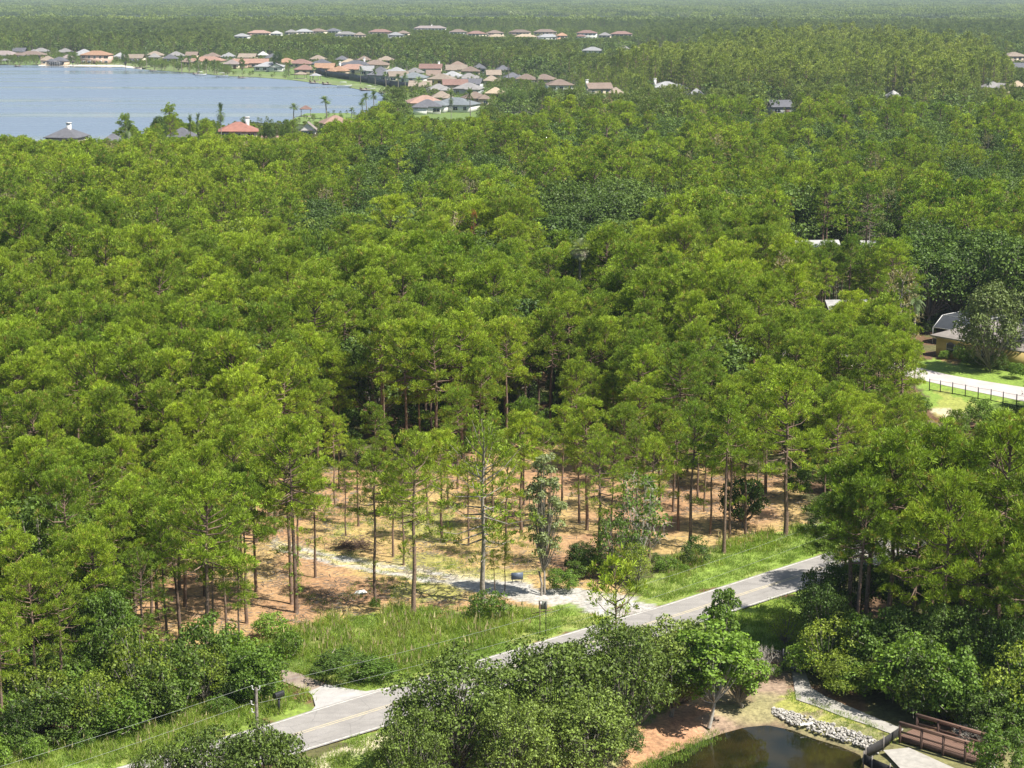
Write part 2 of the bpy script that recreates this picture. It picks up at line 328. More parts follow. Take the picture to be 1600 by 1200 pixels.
# ------------------------------------------------------------------ placing: individuals and stuff
SRC = bpy.data.collections.new('scatter_sources')      # never linked to the scene: only read by the stuff objects
def make(proto, loc, rz, s, label, cat, group=None, name=None, children=()):
    nm, H, parts = proto; sv = (s, s, s) if not isinstance(s, tuple) else s
    e = empty(name or nm, loc, rz, label, cat, group); e.scale = sv
    for pn, me in parts: put(pn, me, e)
    return e
def scatter(name, protos, pts, idx, rz, scl, label, cat):
    """uncountable growth: one object whose points carry instances of the source meshes"""
    pts = np.asarray(pts, float); n = len(pts)
    if n == 0: return None
    me = bpy.data.meshes.new(name); me.vertices.add(n); me.vertices.foreach_set('co', pts.astype(np.float32).ravel())
    for an, dt, val in (('pick', 'INT', np.asarray(idx, np.int32)), ('turn', 'FLOAT', np.asarray(rz, np.float32)), ('size', 'FLOAT', np.asarray(scl, np.float32))):
        at_ = me.attributes.new(an, dt, 'POINT'); at_.data.foreach_set('value', val)
    o = link(bpy.data.objects.new(name, me)); tag(o, label, cat, None, 'stuff')
    ng = bpy.data.node_groups.new(name, 'GeometryNodeTree')
    ng.interface.new_socket('Geometry', in_out='INPUT', socket_type='NodeSocketGeometry'); ng.interface.new_socket('Geometry', in_out='OUTPUT', socket_type='NodeSocketGeometry')
    gi = ng.nodes.new('NodeGroupInput'); go = ng.nodes.new('NodeGroupOutput'); jn = ng.nodes.new('GeometryNodeJoinGeometry')
    at_n = lambda nm, ty: (lambda q: (setattr(q, 'data_type', ty), q.inputs[0].__setattr__('default_value', nm), q)[2])(ng.nodes.new('GeometryNodeInputNamedAttribute'))
    pk = at_n('pick', 'INT'); tn = at_n('turn', 'FLOAT'); sz = at_n('size', 'FLOAT')
    cx = ng.nodes.new('ShaderNodeCombineXYZ'); ng.links.new(tn.outputs[0], cx.inputs[2])
    e2r = ng.nodes.new('FunctionNodeEulerToRotation'); ng.links.new(cx.outputs[0], e2r.inputs[0])
    for pi, pr in enumerate(protos):
        cmp_ = ng.nodes.new('FunctionNodeCompare'); cmp_.data_type = 'INT'; cmp_.operation = 'EQUAL'
        ia = [s_ for s_ in cmp_.inputs if s_.type == 'INT']; ng.links.new(pk.outputs[0], ia[0]); ia[1].default_value = pi
        for pn, me2 in pr[2]:
            src = bpy.data.objects.get('src_' + me2.name) or bpy.data.objects.new('src_' + me2.name, me2)
            if src.name not in SRC.objects: SRC.objects.link(src)
            ob = ng.nodes.new('GeometryNodeObjectInfo'); ob.inputs['Object'].default_value = src; ob.inputs['As Instance'].default_value = True
            ip = ng.nodes.new('GeometryNodeInstanceOnPoints')
            ng.links.new(gi.outputs[0], ip.inputs['Points']); ng.links.new(cmp_.outputs[0], ip.inputs['Selection'])
            ng.links.new(ob.outputs['Geometry'], ip.inputs['Instance']); ng.links.new(e2r.outputs[0], ip.inputs['Rotation']); ng.links.new(sz.outputs[0], ip.inputs['Scale'])
            ng.links.new(ip.outputs[0], jn.inputs[0])
    ng.links.new(jn.outputs[0], go.inputs[0]); md = o.modifiers.new('scatter', 'NODES'); md.node_group = ng
    return o
PINES = [pine(11, 13, .63, 2.5), pine(12, 14, .64, 2.9, nl=34), pine(13, 12.5, .6, 2.3, nl=26), pine(14, 14, .68, 2.8), pine(15, 13, .56, 3.0, nl=36, low=3),
         pine(16, 14.5, .66, 2.2, nl=26), pine(17, 12, .55, 2.5, low=4), pine(18, 13.5, .6, 3.2, nl=40), pine(19, 13, .48, 2.8, nl=36, low=3), pine(20, 13.5, .7, 2.0, nl=22, low=4), pine(24, 13, .58, 2.2, nl=26, low=5)]
SLIM = [pine(21, 13, .6, 1.8, nl=22, k=18, tr=.13, low=3), pine(22, 12, .6, 2.2, nl=26, k=17, tr=.15, low=4), pine(23, 13, .56, 2.6, nl=30, k=17, tr=.17, low=5)]
OAKS = [broad(31, 9, 4.3, .2, 46, nleaf=300, size=.28), broad(32, 8.5, 4.6, .18, 50, nleaf=300, size=.28), broad(33, 9.5, 4.0, .2, 46, nleaf=300, size=.28), broad(34, 9, 3.6, .25, 40, nleaf=280, size=.28), broad(35, 10, 4.4, .22, 50, nleaf=300, size=.28, twigs=1)]
OAKN = [broad(s_, h_, r_, .08, 90, nleaf=560, size=.22, twigs=1, mat='oak2', rk=(.12, .27), squash=.75) for s_, h_, r_ in ((41, 9, 4.8), (42, 8.5, 4.6), (43, 8, 4.4))]
BUSH = [broad(51, 2.4, 1.7, .02, 34, nleaf=210, size=.15, mat='bush', trunk=False, name='shrub', twigs=1), broad(52, 3.2, 1.8, .02, 38, nleaf=210, size=.16, mat='bush', trunk=False, name='shrub', twigs=1),
        broad(53, 1.8, 1.5, .02, 30, nleaf=180, size=.13, mat='bush', trunk=False, name='shrub', twigs=1), broad(54, 3.4, 1.6, .02, 36, nleaf=200, size=.14, mat='oak', trunk=False, name='shrub', twigs=1)]
LIME = [broad(61, 3.4, 1.8, .05, 34, nleaf=150, size=.13, mat='lime', tr=.07, name='shrub')]
PALMS = [palm(71, 8), palm(72, 6.5), palm(73, 9, nf=30)]
FARP = [pine(81, 13, .45, 3.4, nl=20, k=3, nb=5, size=1.0, wd=.28, mat='pine_dark'), pine(82, 13.5, .5, 3.2, nl=18, k=3, nb=5, size=1.0, wd=.28, mat='pine_dark')]
CYP = [pine(83, 15, .25, 2.9, nl=30, k=3, nb=5, size=.9, wd=.26, mat='cyp'), pine(84, 16, .3, 2.6, nl=28, k=3, nb=5, size=.9, wd=.26, mat='cyp')]
FARO = [broad(85, 10, 4.5, .15, 16, nleaf=40, size=.9, mat='dome'), broad(86, 9, 4.2, .12, 16, nleaf=40, size=.9, mat='dome')]
def patch(seed, mat, H, n=46, S=34.0, narrow=1.0):
    rng = np.random.default_rng(seed); mb = MB(); g = int(math.sqrt(n)); cs = []
    for i in range(g):
        for j in range(g): cs.append(((i + rng.uniform(.1, .9)) / g * S - S / 2, (j + rng.uniform(.1, .9)) / g * S - S / 2, H * rng.uniform(.75, 1.15), rng.uniform(2.2, 3.6) * narrow))
    for x, y, h, r in cs:
        k = 42; o = unit(rng.normal(size=(k, 3))); o[:, 2] = np.abs(o[:, 2]) * 1.3 - .35
        leaves(mb, np.array([x, y, h - r * .9]) + o * r * np.array([1, 1, 1.15]) * rng.uniform(.75, 1.05, (k, 1)), unit(o + rng.normal(size=(k, 3)) * .5), 1.5, rng)
    return ('far_trees', H, [('crowns', mb.mesh('crowns', M[mat]))])
M['horizon'] = leafmat('horizon_leaves', (.10, .155, .055), (.24, .285, .09), trans=.3, patch=420.0)
PATCH = [patch(91, 'horizon', 12), patch(92, 'pine_dark', 13), patch(93, 'pine_dark', 13, narrow=.85), patch(94, 'horizon', 11)]
# ------------------------------------------------------------------ ground
def arr(a, b, s): return list(np.arange(a, b, s))
def grow(a, lim, s, g=1.17):
    r = []; x = a
    while abs(x) < abs(lim): s *= g; x += s; r.append(x)
    return r
PX = [(x, .42) for x in ()]
gx = sorted([-q for q in grow(48, 9000, .45)] + arr(-48, 72, .45) + grow(72, 9000, .45)); gy = sorted([60, 90, 110] + arr(114, 226, .45) + arr(226, 330, 1.3) + grow(330, 15000, 1.5, 1.12))
GX, GY = np.meshgrid(np.array(gx), np.array(gy)); gxf, gyf = GX.ravel(), GY.ravel()
ppx, ppy, _ = pix(gxf, gyf, np.zeros_like(gxf))
ppx0, ppy0 = ppx.copy(), ppy.copy()
sc_ = 150.0 / np.maximum(gyf, 100)
jx = (vnoise(gxf, gyf, 1.7, 1) - .5) * 34 + (vnoise(gxf, gyf, .8, 2) - .5) * 22; jy = (vnoise(gxf, gyf, 1.9, 3) - .5) * 22 + (vnoise(gxf, gyf, .8, 4) - .5) * 12
near = (gyf < 330)
ppx = ppx + jx * sc_ * near; ppy = ppy + jy * sc_ * near
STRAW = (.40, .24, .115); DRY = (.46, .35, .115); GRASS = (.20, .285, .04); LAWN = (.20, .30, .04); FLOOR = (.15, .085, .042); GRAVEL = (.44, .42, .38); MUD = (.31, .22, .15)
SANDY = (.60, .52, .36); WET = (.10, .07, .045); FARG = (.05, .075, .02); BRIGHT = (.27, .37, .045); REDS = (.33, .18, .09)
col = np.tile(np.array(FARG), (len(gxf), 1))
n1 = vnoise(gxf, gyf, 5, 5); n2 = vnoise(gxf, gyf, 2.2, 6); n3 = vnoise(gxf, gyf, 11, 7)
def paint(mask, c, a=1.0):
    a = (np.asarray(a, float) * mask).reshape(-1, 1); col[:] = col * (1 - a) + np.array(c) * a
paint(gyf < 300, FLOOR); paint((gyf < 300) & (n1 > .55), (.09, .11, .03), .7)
P_STRAW = [(200, 1040), (200, 900), (400, 780), (430, 748), (500, 728), (620, 722), (720, 728), (815, 660), (850, 655), (900, 715), (1000, 735), (1250, 738), (1270, 830), (1180, 850), (1000, 870), (940, 905), (1010, 945), (900, 950), (760, 948), (640, 955), (520, 980), (400, 1010), (330, 1050)]
inS = inpoly(ppx, ppy, P_STRAW); paint(inS, STRAW)
paint(inS & (n2 > .62), REDS, .6); paint(inS & (n1 > .5), DRY, np.clip((n1 - .5) * 2.6, 0, .55))
P_DRY = [(480, 860), (560, 800), (640, 790), (800, 810), (850, 880), (800, 925), (700, 950), (560, 900)]
paint(inpoly(ppx, ppy, P_DRY), DRY, np.clip(.1 + n2 * .8, 0, .85)); paint(inpoly(ppx, ppy, P_DRY) & (n1 > .52), GRASS, .45)
# wheel tracks and white gravel entrance
def band(pts, w0, w1):
    up = [(x, y - (w0 + (w1 - w0) * i / (len(pts) - 1)) / 2) for i, (x, y) in enumerate(pts)]
    return up + [(x, y + (w0 + (w1 - w0) * i / (len(pts) - 1)) / 2) for i, (x, y) in reversed(list(enumerate(pts)))]
ax_, ay_ = ppx0 + jx * .18 * sc_, ppy0 + jy * .22 * sc_
TR = [(425, 846), (470, 862), (520, 876), (580, 886), (640, 894), (700, 903), (760, 912), (830, 920)]
paint(inpoly(ax_, ay_, band(TR, 16, 30)), (.50, .44, .20), .8)
for dy in (-4, 7): paint(inpoly(ax_, ay_, [(x, y + dy) for x, y in band(TR, 4, 7)]), GRAVEL, np.clip(n2 * 1.7 - .05, 0, 1))
P_GRAV = [(690, 901), (760, 909), (800, 915), (850, 919), (900, 923), (960, 928), (1040, 938), (1010, 958), (968, 974), (925, 960), (880, 953), (845, 944), (800, 937), (760, 928), (720, 914)]
paint(inpoly(ax_, ay_, P_GRAV), GRAVEL, np.clip(.6 + n2 * .6, 0, 1))
P_VERGE = [(360, 1080), (395, 1015), (470, 985), (560, 965), (700, 950), (800, 950), (900, 950), (960, 975), (900, 990), (600, 1090), (500, 1065), (440, 1045), (420, 1120), (200, 1200), (-200, 1330), (-300, 1290), (0, 1190), (240, 1110)]
gv = inpoly(ppx, ppy, P_VERGE); paint(gv, GRASS, .92); paint(gv & (n2 > .55), (.38, .36, .12), .5); paint(gv & (n1 < .4), (.12, .20, .03), .6)
P_VR = [(1000, 952), (985, 905), (1060, 890), (1120, 865), (1250, 820), (1330, 830), (1270, 880), (1030, 952)]
paint(inpoly(ppx, ppy, P_VR), GRASS); paint(inpoly(ppx, ppy, P_VR) & (n1 > .5), (.30, .33, .09), .5)
near_v = [(430, 1215), (600, 1135), (1150, 950), (1290, 905), (1300, 1010), (1180, 1020), (900, 1200), (430, 1300)]
paint(inpoly(ppx, ppy, near_v), GRASS, .95); paint(inpoly(ppx, ppy, [(1140, 950), (1240, 925), (1240, 1000), (1150, 1000)]), BRIGHT, .8)
paint(inpoly(ax_, ay_, [(380, 1235), (520, 1170), (600, 1142), (640, 1130), (640, 1150), (600, 1165), (520, 1200), (430, 1260)]), SANDY, np.clip(n2 * 2.6 - .5, 0, 1))
paint(inpoly(ax_, ay_, [(455, 1123), (495, 1104), (500, 1108), (460, 1130)]), SANDY, .0)
paint(inpoly(ppx, ppy, [(360, 1100), (440, 1085), (482, 1085), (492, 1104), (430, 1132), (330, 1165)]), GRASS, .95); paint(inpoly(ax_, ay_, [(450, 1124), (495, 1103), (500, 1108), (460, 1128)]), SANDY, .7)
paint(inpoly(ppx, ppy, [(860, 1215), (960, 1150), (1060, 1080), (1160, 1030), (1250, 1035), (1250, 1105), (1420, 1180), (1400, 1215)]), MUD)
mk = inpoly(ppx, ppy, [(860, 1215), (960, 1150), (1060, 1080), (1160, 1030), (1250, 1035), (1250, 1105), (1420, 1180), (1400, 1215)]); paint(mk & (n1 > .45), (.26, .27, .09), np.clip((n1 - .4) * 4, 0, .8)); paint(mk & (n2 > .6), (.20, .13, .08), .6)
ok_ = inpoly(ppx, ppy, [(940, 1200), (1000, 1140), (1060, 1090), (1120, 1110), (1080, 1150), (1000, 1200)]); paint(ok_, (.45, .23, .12), .75)
paint(inpoly(ppx, ppy, [(980, 1200), (1050, 1160), (1120, 1138), (1128, 1150), (1060, 1185), (1010, 1215)]), (.22, .30, .06), .8)
paint(inpoly(ppx, ppy, [(1230, 1078), (1330, 1118), (1410, 1150), (1400, 1166), (1320, 1135), (1225, 1100)]), (.36, .36, .08), .95)
paint(inpoly(ppx, ppy, [(1385, 1160), (1440, 1150), (1600, 1190), (1620, 1300), (1350, 1300), (1340, 1185)]), (.20, .19, .07), .9)
# lawns round the yellow house and the retention pond
P_YL = [(1400, 560), (1480, 556), (1600, 575), (1700, 590), (1700, 665), (1450, 640), (1440, 600)]
paint(inpoly(ppx, ppy, P_YL), LAWN); paint(inpoly(ppx, ppy, [(1468, 612), (1610, 636), (1600, 670), (1460, 655)]) & (n1 > .38), (.38, .36, .09), .6)
paint(inpoly(ax_, ay_, [(1462, 558), (1500, 560), (1500, 570), (1470, 566)]), REDS, .8)
paint(inpoly(ppx, ppy, [(1460, 636), (1520, 648), (1500, 656), (1455, 645)]), SANDY, .8)
# far neighbourhoods: yards
for P_ in ([(-60, 108), (-60, 88), (300, 90), (440, 92), (560, 100), (680, 112), (820, 130), (1010, 145), (1010, 165), (860, 175), (830, 195), (640, 205), (610, 165), (480, 135), (200, 108)],
           [(350, 52), (700, 50), (1010, 50), (1010, 62), (700, 66), (350, 62)], [(870, 82), (1110, 78), (1110, 92), (870, 92)]):
    paint(inpoly(ppx0, ppy0, P_), (.14, .21, .045), .85)
LAKE_PX = [(-400, 101), (100, 102.5), (190, 104), (222, 108.5), (300, 114), (350, 119.5), (400, 121), (450, 125), (500, 131), (530, 134), (560, 140), (585, 142.5), (607, 149), (596, 155), (612, 163), (600, 178), (560, 181), (470, 187), (455, 196), (380, 190), (330, 203), (250, 214), (150, 232), (60, 246), (-60, 250), (-600, 250)]
LAKE = [tuple(at(x, y))[:2] for x, y in LAKE_PX]
# pond basin
PZ = -.55
POND_PX = [(960, 1330), (975, 1215), (1020, 1190), (1075, 1167), (1125, 1147), (1165, 1136), (1200, 1133), (1235, 1140), (1275, 1155), (1312, 1166), (1345, 1180), (1350, 1200), (1420, 1250), (1440, 1330)]
POND = np.array([tuple(at(x, y, PZ))[:2] for x, y in POND_PX])
def pdist(x, y, P):
    dmin = np.full(x.shape, 1e9)
    for i in range(len(P)):
        a = P[i]; b = P[(i + 1) % len(P)]; ab = b - a; t = np.clip(((x - a[0]) * ab[0] + (y - a[1]) * ab[1]) / (ab @ ab + 1e-9), 0, 1)
        dmin = np.minimum(dmin, np.hypot(x - a[0] - t * ab[0], y - a[1] - t * ab[1]))
    return dmin
zz_ = (vnoise(gxf, gyf, 9, 8) - .5) * .25 * near + (vnoise(gxf, gyf, 1.3, 9) - .5) * .07 * near
sel = (gyf < 175) & (gxf > 0); dd = pdist(gxf[sel], gyf[sel], POND); ins = inpoly(gxf[sel], gyf[sel], [tuple(p) for p in POND])
sd_ = np.where(ins, -dd, dd); zpond = np.clip(PZ + sd_ * .2, -1.6, 0)
zz_[sel] = np.where(sd_ < 2.75, zpond + zz_[sel] * np.clip(sd_ / 2.75, 0, 1), zz_[sel])
tmp = np.zeros(len(gxf)); tmp[sel] = np.clip(1 - np.abs(sd_ + .1) / .7, 0, 1); paint(tmp > 0, (.19, .13, .085), tmp * .8)
P_RP = [(1440, 652), (1500, 660), (1530, 672), (1400, 690)]     # small retention pond beyond the pines
inl = inpoly(gxf, gyf, LAKE) | inpoly(ppx0, ppy0, P_RP); zz_ = np.where(inl, -.9, zz_)
def flat_under(poly_px, z=-.01, m_=1.0):
    global zz_
    k = inpoly(ppx0, ppy0, poly_px); zz_ = np.where(k, np.minimum(zz_, z), zz_)
ROADF = [(-40, 1262), (215, 1190), (440, 1125), (494, 1107.5), (575, 1083), (800, 1015), (895, 986.5), (1032, 946.5), (1112, 921), (1170, 902.5), (1245, 878.5), (1330, 852), (1480, 806)]
ROADN = [(-40, 1332), (260, 1240), (430, 1188), (517, 1161), (595, 1137.5), (700, 1104), (880, 1044), (1000, 1004), (1080, 977.5), (1157, 952), (1215, 933), (1300, 906), (1440, 860), (1600, 812)]
APRON = [(508, 1069), (540, 1075), (572, 1080), (604, 1074), (560, 1095), (480, 1118), (493, 1103), (488, 1086), (482, 1081)]
DARKDRV = [(440, 1045), (470, 1053), (509, 1069), (483, 1080.5), (462, 1072), (440, 1064)]
flat_under([(x, y - 5) for x, y in ROADF] + [(x, y + 5) for x, y in reversed(ROADN)]); flat_under(APRON); flat_under(DARKDRV)
flat_under([(1225, 1025), (1258, 1025), (1275, 1068), (1330, 1098), (1420, 1132), (1410, 1158), (1270, 1112), (1236, 1096)]); flat_under([(1370, 1160), (1430, 1158), (1620, 1200), (1620, 1320), (1480, 1320), (1380, 1190)])
HR_TOP = [(1150, 538), (1290, 548), (1400, 566), (1480, 585), (1530, 594), (1600, 605), (1720, 622)]; HR_BOT = [(1150, 553), (1280, 566), (1400, 584), (1480, 603), (1530, 613), (1600, 627), (1720, 650)]
flat_under([(x, y - 3) for x, y in HR_TOP] + [(x, y + 3) for x, y in reversed(HR_BOT)])
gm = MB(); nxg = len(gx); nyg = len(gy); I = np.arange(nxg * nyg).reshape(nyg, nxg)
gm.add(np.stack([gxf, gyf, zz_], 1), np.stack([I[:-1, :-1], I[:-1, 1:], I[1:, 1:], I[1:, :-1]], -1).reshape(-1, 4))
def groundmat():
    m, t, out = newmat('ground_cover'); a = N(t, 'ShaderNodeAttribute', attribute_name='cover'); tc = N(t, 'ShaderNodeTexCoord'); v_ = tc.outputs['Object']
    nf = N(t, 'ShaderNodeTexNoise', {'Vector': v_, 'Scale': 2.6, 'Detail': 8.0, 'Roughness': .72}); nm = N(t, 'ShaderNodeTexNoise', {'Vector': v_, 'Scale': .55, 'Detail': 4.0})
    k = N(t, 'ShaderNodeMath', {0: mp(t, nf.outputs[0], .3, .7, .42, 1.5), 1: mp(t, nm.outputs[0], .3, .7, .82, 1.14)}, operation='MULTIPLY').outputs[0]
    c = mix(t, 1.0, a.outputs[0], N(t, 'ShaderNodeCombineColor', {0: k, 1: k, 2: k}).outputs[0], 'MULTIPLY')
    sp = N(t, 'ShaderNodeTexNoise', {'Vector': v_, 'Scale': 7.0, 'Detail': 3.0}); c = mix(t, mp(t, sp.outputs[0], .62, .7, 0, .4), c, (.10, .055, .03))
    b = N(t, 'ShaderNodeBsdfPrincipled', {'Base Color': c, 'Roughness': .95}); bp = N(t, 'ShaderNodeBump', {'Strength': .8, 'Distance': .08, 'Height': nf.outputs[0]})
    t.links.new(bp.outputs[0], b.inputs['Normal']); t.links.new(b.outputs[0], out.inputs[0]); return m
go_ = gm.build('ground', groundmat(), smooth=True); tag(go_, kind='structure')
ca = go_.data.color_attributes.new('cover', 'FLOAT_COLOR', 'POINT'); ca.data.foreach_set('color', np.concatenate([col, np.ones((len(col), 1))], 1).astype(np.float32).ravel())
def sheet(name, px, z, mat):
    mb = MB(); mb.poly([tuple(at(x, y, z)) for x, y in px]); o = mb.build(name, mat); return tag(o, kind='structure')
def strip(name, top, bot, z, mat, k=60, w=None):
    """ground strip between two pixel polylines"""
    def rs(P):
        P = np.array([tuple(at(x, y, z)) for x, y in P]); s = np.concatenate([[0], np.cumsum(np.linalg.norm(np.diff(P, axis=0), axis=1))]); u = np.linspace(0, s[-1], k)
        return np.stack([np.interp(u, s, P[:, j]) for j in range(3)], 1)
    A, B = rs(top), rs(bot); mb = MB(); i = np.arange(k - 1); mb.add(np.concatenate([A, B]), np.stack([i, k + i, k + i + 1, i + 1], 1)); o = mb.build(name, mat); tag(o, kind='structure'); return A, B
def asphalt(name, c0=(.345, .32, .29)):
    m, t, out = newmat(name); tc = N(t, 'ShaderNodeTexCoord'); v_ = tc.outputs['Object']
    n0 = N(t, 'ShaderNodeTexNoise', {'Vector': v_, 'Scale': .5, 'Detail': 6.0, 'Roughness': .7}); n9 = N(t, 'ShaderNodeTexNoise', {'Vector': v_, 'Scale': 18.0, 'Detail': 2.0})
    st = N(t, 'ShaderNodeTexNoise', {'Vector': N(t, 'ShaderNodeMapping', {0: v_, 2: (0, 0, R_(-45)), 3: (.06, 1.6, 1)}).outputs[0], 'Scale': 1.0, 'Detail': 3.0})
    c = mix(t, mp(t, n0.outputs[0], .3, .7, 0, 1), tuple(q * 1.12 for q in c0), tuple(q * .80 for q in c0)); c = mix(t, mp(t, st.outputs[0], .35, .65, 0, .45), c, tuple(q * .68 for q in c0))
    c = mix(t, mp(t, n9.outputs[0], .4, .6, 0, .25), c, (.12, .12, .12)); vo = N(t, 'ShaderNodeTexVoronoi', {'Vector': mix(t, .25, v_, n0.outputs[1]), 'Scale': .33}, feature='DISTANCE_TO_EDGE'); c = mix(t, mp(t, vo.outputs[0], .004, .012, .25, 0), c, (.10, .095, .09)); b = N(t, 'ShaderNodeBsdfPrincipled', {'Base Color': c, 'Roughness': .9}); t.links.new(b.outputs[0], out.inputs[0]); return m
MA = asphalt('asphalt')
# the road runs straight: fit both edges and pave between
fe = np.array([tuple(at(x, y, .03))[:2] for x, y in ROADF]); ne = np.array([tuple(at(x, y, .03))[:2] for x, y in ROADN])
A_, B_ = strip('road', ROADF, ROADN, .03, MA)
ctr = (A_ + B_) / 2; dr = unit(np.gradient(ctr, axis=0)); nrm_ = np.stack([-dr[:, 1], dr[:, 0], 0 * dr[:, 0]], 1); hw = np.linalg.norm(A_ - B_, axis=1) / 2
MW = simple('road_paint_white', (.58, .56, .51), .8, .35, 2.4, col2=(.36, .33, .29), detail=9.0); MY = simple('road_paint_yellow', (.50, .42, .24), .8, .4, 2.4, col2=(.38, .34, .28), detail=9.0)
def line(name, base, off, wd, mat):
    a = base + nrm_ * (off - wd / 2); b = base + nrm_ * (off + wd / 2); a[:, 2] = b[:, 2] = .036; k = len(a); i = np.arange(k - 1); mb = MB(); mb.add(np.concatenate([a, b]), np.stack([i, i + 1, k + i + 1, k + i], 1)); tag(mb.build(name, mat), kind='structure')
line('road_marking', A_, -.22, .13, MW); line('road_marking', B_, .22, .13, MW); line('road_marking', ctr, .13, .11, MY); line('road_marking', ctr, -.13, .11, MY)
sheet('pavement', APRON, .026, simple('pale_concrete', (.42, .40, .375), .9, .2, 1.2, detail=9.0))
sheet('pavement', DARKDRV, .022, simple('worn_driveway', (.16, .115, .10), .95, .4, .8, col2=(.36, .30, .22), detail=8.0))
strip('road', HR_TOP, HR_BOT, .03, simple('pale_road', (.50, .45, .42), .9, .18, .4, detail=8.0), 40)
SW_T = [(1252, 1030), (1262, 1060), (1268, 1075), (1290, 1088), (1330, 1105), (1370, 1122), (1412, 1139)]; SW_B = [(1232, 1030), (1240, 1065), (1244, 1093), (1275, 1103), (1315, 1119), (1360, 1134), (1402, 1150)]
strip('path', SW_T, SW_B, .05, M['conc'], 30); sheet('path', [(1380, 1172), (1420, 1168), (1500, 1204), (1560, 1250), (1500, 1300)], .06, M['conc'])
sheet('path', [(1516, 1186), (1532, 1180), (1560, 1195), (1550, 1207)], .065, simple('pale_slab', (.48, .46, .42), .9, .2, 3.0))
# water
def watermat(name, c, rough=.12, sc1=.35, st=(1, 1, 1), bump=.35, streak=None):
    m, t, out = newmat(name); tc = N(t, 'ShaderNodeTexCoord'); v_ = N(t, 'ShaderNodeMapping', {0: tc.outputs['Object'], 3: st}).outputs[0]
    n0 = N(t, 'ShaderNodeTexNoise', {'Vector': v_, 'Scale': sc1, 'Detail': 6.0, 'Roughness': .65}); b = N(t, 'ShaderNodeBsdfPrincipled', {'Base Color': (*c, 1), 'Roughness': rough, 'IOR': 1.33})
    if streak:
        n2_ = N(t, 'ShaderNodeTexNoise', {'Vector': N(t, 'ShaderNodeMapping', {0: tc.outputs['Object'], 3: (.0035, .03, 1)}).outputs[0], 'Scale': 1.0, 'Detail': 4.0, 'Roughness': .55})
        r = mp(t, n2_.outputs[0], .42, .62, rough * .3, rough * 2.0); t.links.new(r, b.inputs['Roughness'])
        bs = mp(t, n2_.outputs[0], .40, .60, .05, 1.0); bp = N(t, 'ShaderNodeBump', {'Strength': bs, 'Distance': bump, 'Height': n0.outputs[0]})
    else: bp = N(t, 'ShaderNodeBump', {'Strength': .5, 'Distance': bump, 'Height': n0.outputs[0]})
    t.links.new(bp.outputs[0], b.inputs['Normal']); t.links.new(b.outputs[0], out.inputs[0]); return m
mb = MB(); mb.poly([(x, y, .12) for x, y in LAKE]); tag(mb.build('lake', watermat('lake_water', (.17, .215, .27), .22, .5, (.5, 1, 1), .9, True)), kind='structure')
mb = MB(); mb.poly([(x, y, PZ) for x, y in [(8, 100), (44, 100), (44, 128), (34, 135), (8, 135)]])
def pondmat():
    m, t, out = newmat('pond_water'); tc = N(t, 'ShaderNodeTexCoord'); n0 = N(t, 'ShaderNodeTexNoise', {'Vector': tc.outputs['Object'], 'Scale': .45, 'Detail': 4.0}); n1_ = N(t, 'ShaderNodeTexNoise', {'Vector': tc.outputs['Object'], 'Scale': 2.5, 'Detail': 5.0})
    c = mix(t, mp(t, n0.outputs[0], .35, .6, 0, 1), (.008, .010, .004), (.028, .023, .007)); b = N(t, 'ShaderNodeBsdfPrincipled', {'Base Color': c, 'Roughness': .05, 'IOR': 1.33})
    bp = N(t, 'ShaderNodeBump', {'Strength': .06, 'Distance': .04, 'Height': n1_.outputs[0]}); t.links.new(bp.outputs[0], b.inputs['Normal']); t.links.new(b.outputs[0], out.inputs[0]); return m
tag(mb.build('pond', pondmat()), kind='structure')
sheet('pond', P_RP, -.2, simple('brown_water', (.21, .145, .03), .15, .2, .5))
sheet('shore_lawn', [(455, 187), (478, 177), (545, 176.5), (562, 181), (545, 190), (500, 196), (450, 193)], .2, simple('mown_grass', (.15, .22, .05), .95, .3, .5))
SH = [(-60, 102.6), (100, 103.2)]
sheet('shore_sand', [(60, 102.8), (190, 104.3), (222, 108.6), (222, 106.2), (190, 101.2), (60, 100.6)], .16, simple('pale_sand', (.62, .57, .47), .95, .2, .2))
ml = simple('far_lawn', (.17, .22, .07), .95, .35, .06)
sheet('shore_lawn', [(50, 100.6), (190, 101.2), (222, 106.2), (240, 104), (190, 97.5), (60, 97.5)], .2, ml)
sheet('shore_lawn', [(224, 108.2), (300, 113.6), (350, 118.6), (400, 120.4), (448, 124.2), (448, 119), (400, 114.5), (350, 112.5), (300, 107), (240, 103.6)], .24, ml)
sheet('shore_lawn', [(455, 124.5), (500, 130.5), (530, 133.5), (560, 139.3), (585, 142), (606, 148.4), (650, 148), (640, 141), (600, 136), (560, 131), (520, 126), (470, 120)], .28, ml)
# ------------------------------------------------------------------ houses
RC = dict(tan=(.36, .29, .22), brown=(.27, .20, .155), red=(.36, .165, .12), redbrown=(.29, .17, .135), orange=(.47, .28, .17), terra=(.42, .25, .18), salmon=(.46, .29, .22), grey=(.30, .285, .27),
          slate=(.15, .15, .165), bluegrey=(.21, .235, .245), light=(.40, .40, .40), greypink=(.34, .28, .255), yellow=(.50, .40, .27), white=(.56, .55, .52))
RM = {k: roofmat('roof_' + k, tuple(q_ * .84 for q_ in v_)) for k, v_ in RC.items()}
WC = dict(cream=(.66, .56, .42), pink=(.62, .43, .35), white=(.72, .70, .66), yellow=(.62, .47, .18), greyw=(.42, .43, .43), tanw=(.55, .44, .32))
WM = {k: simple('stucco_' + k, v_, .9, .14, 1.2, detail=7.0) for k, v_ in WC.items()}
PROT = []       # (x0, x1, y0, y1, distance): picture of what must stay in sight from where the photographer was; trees there are lower
HPOS = []
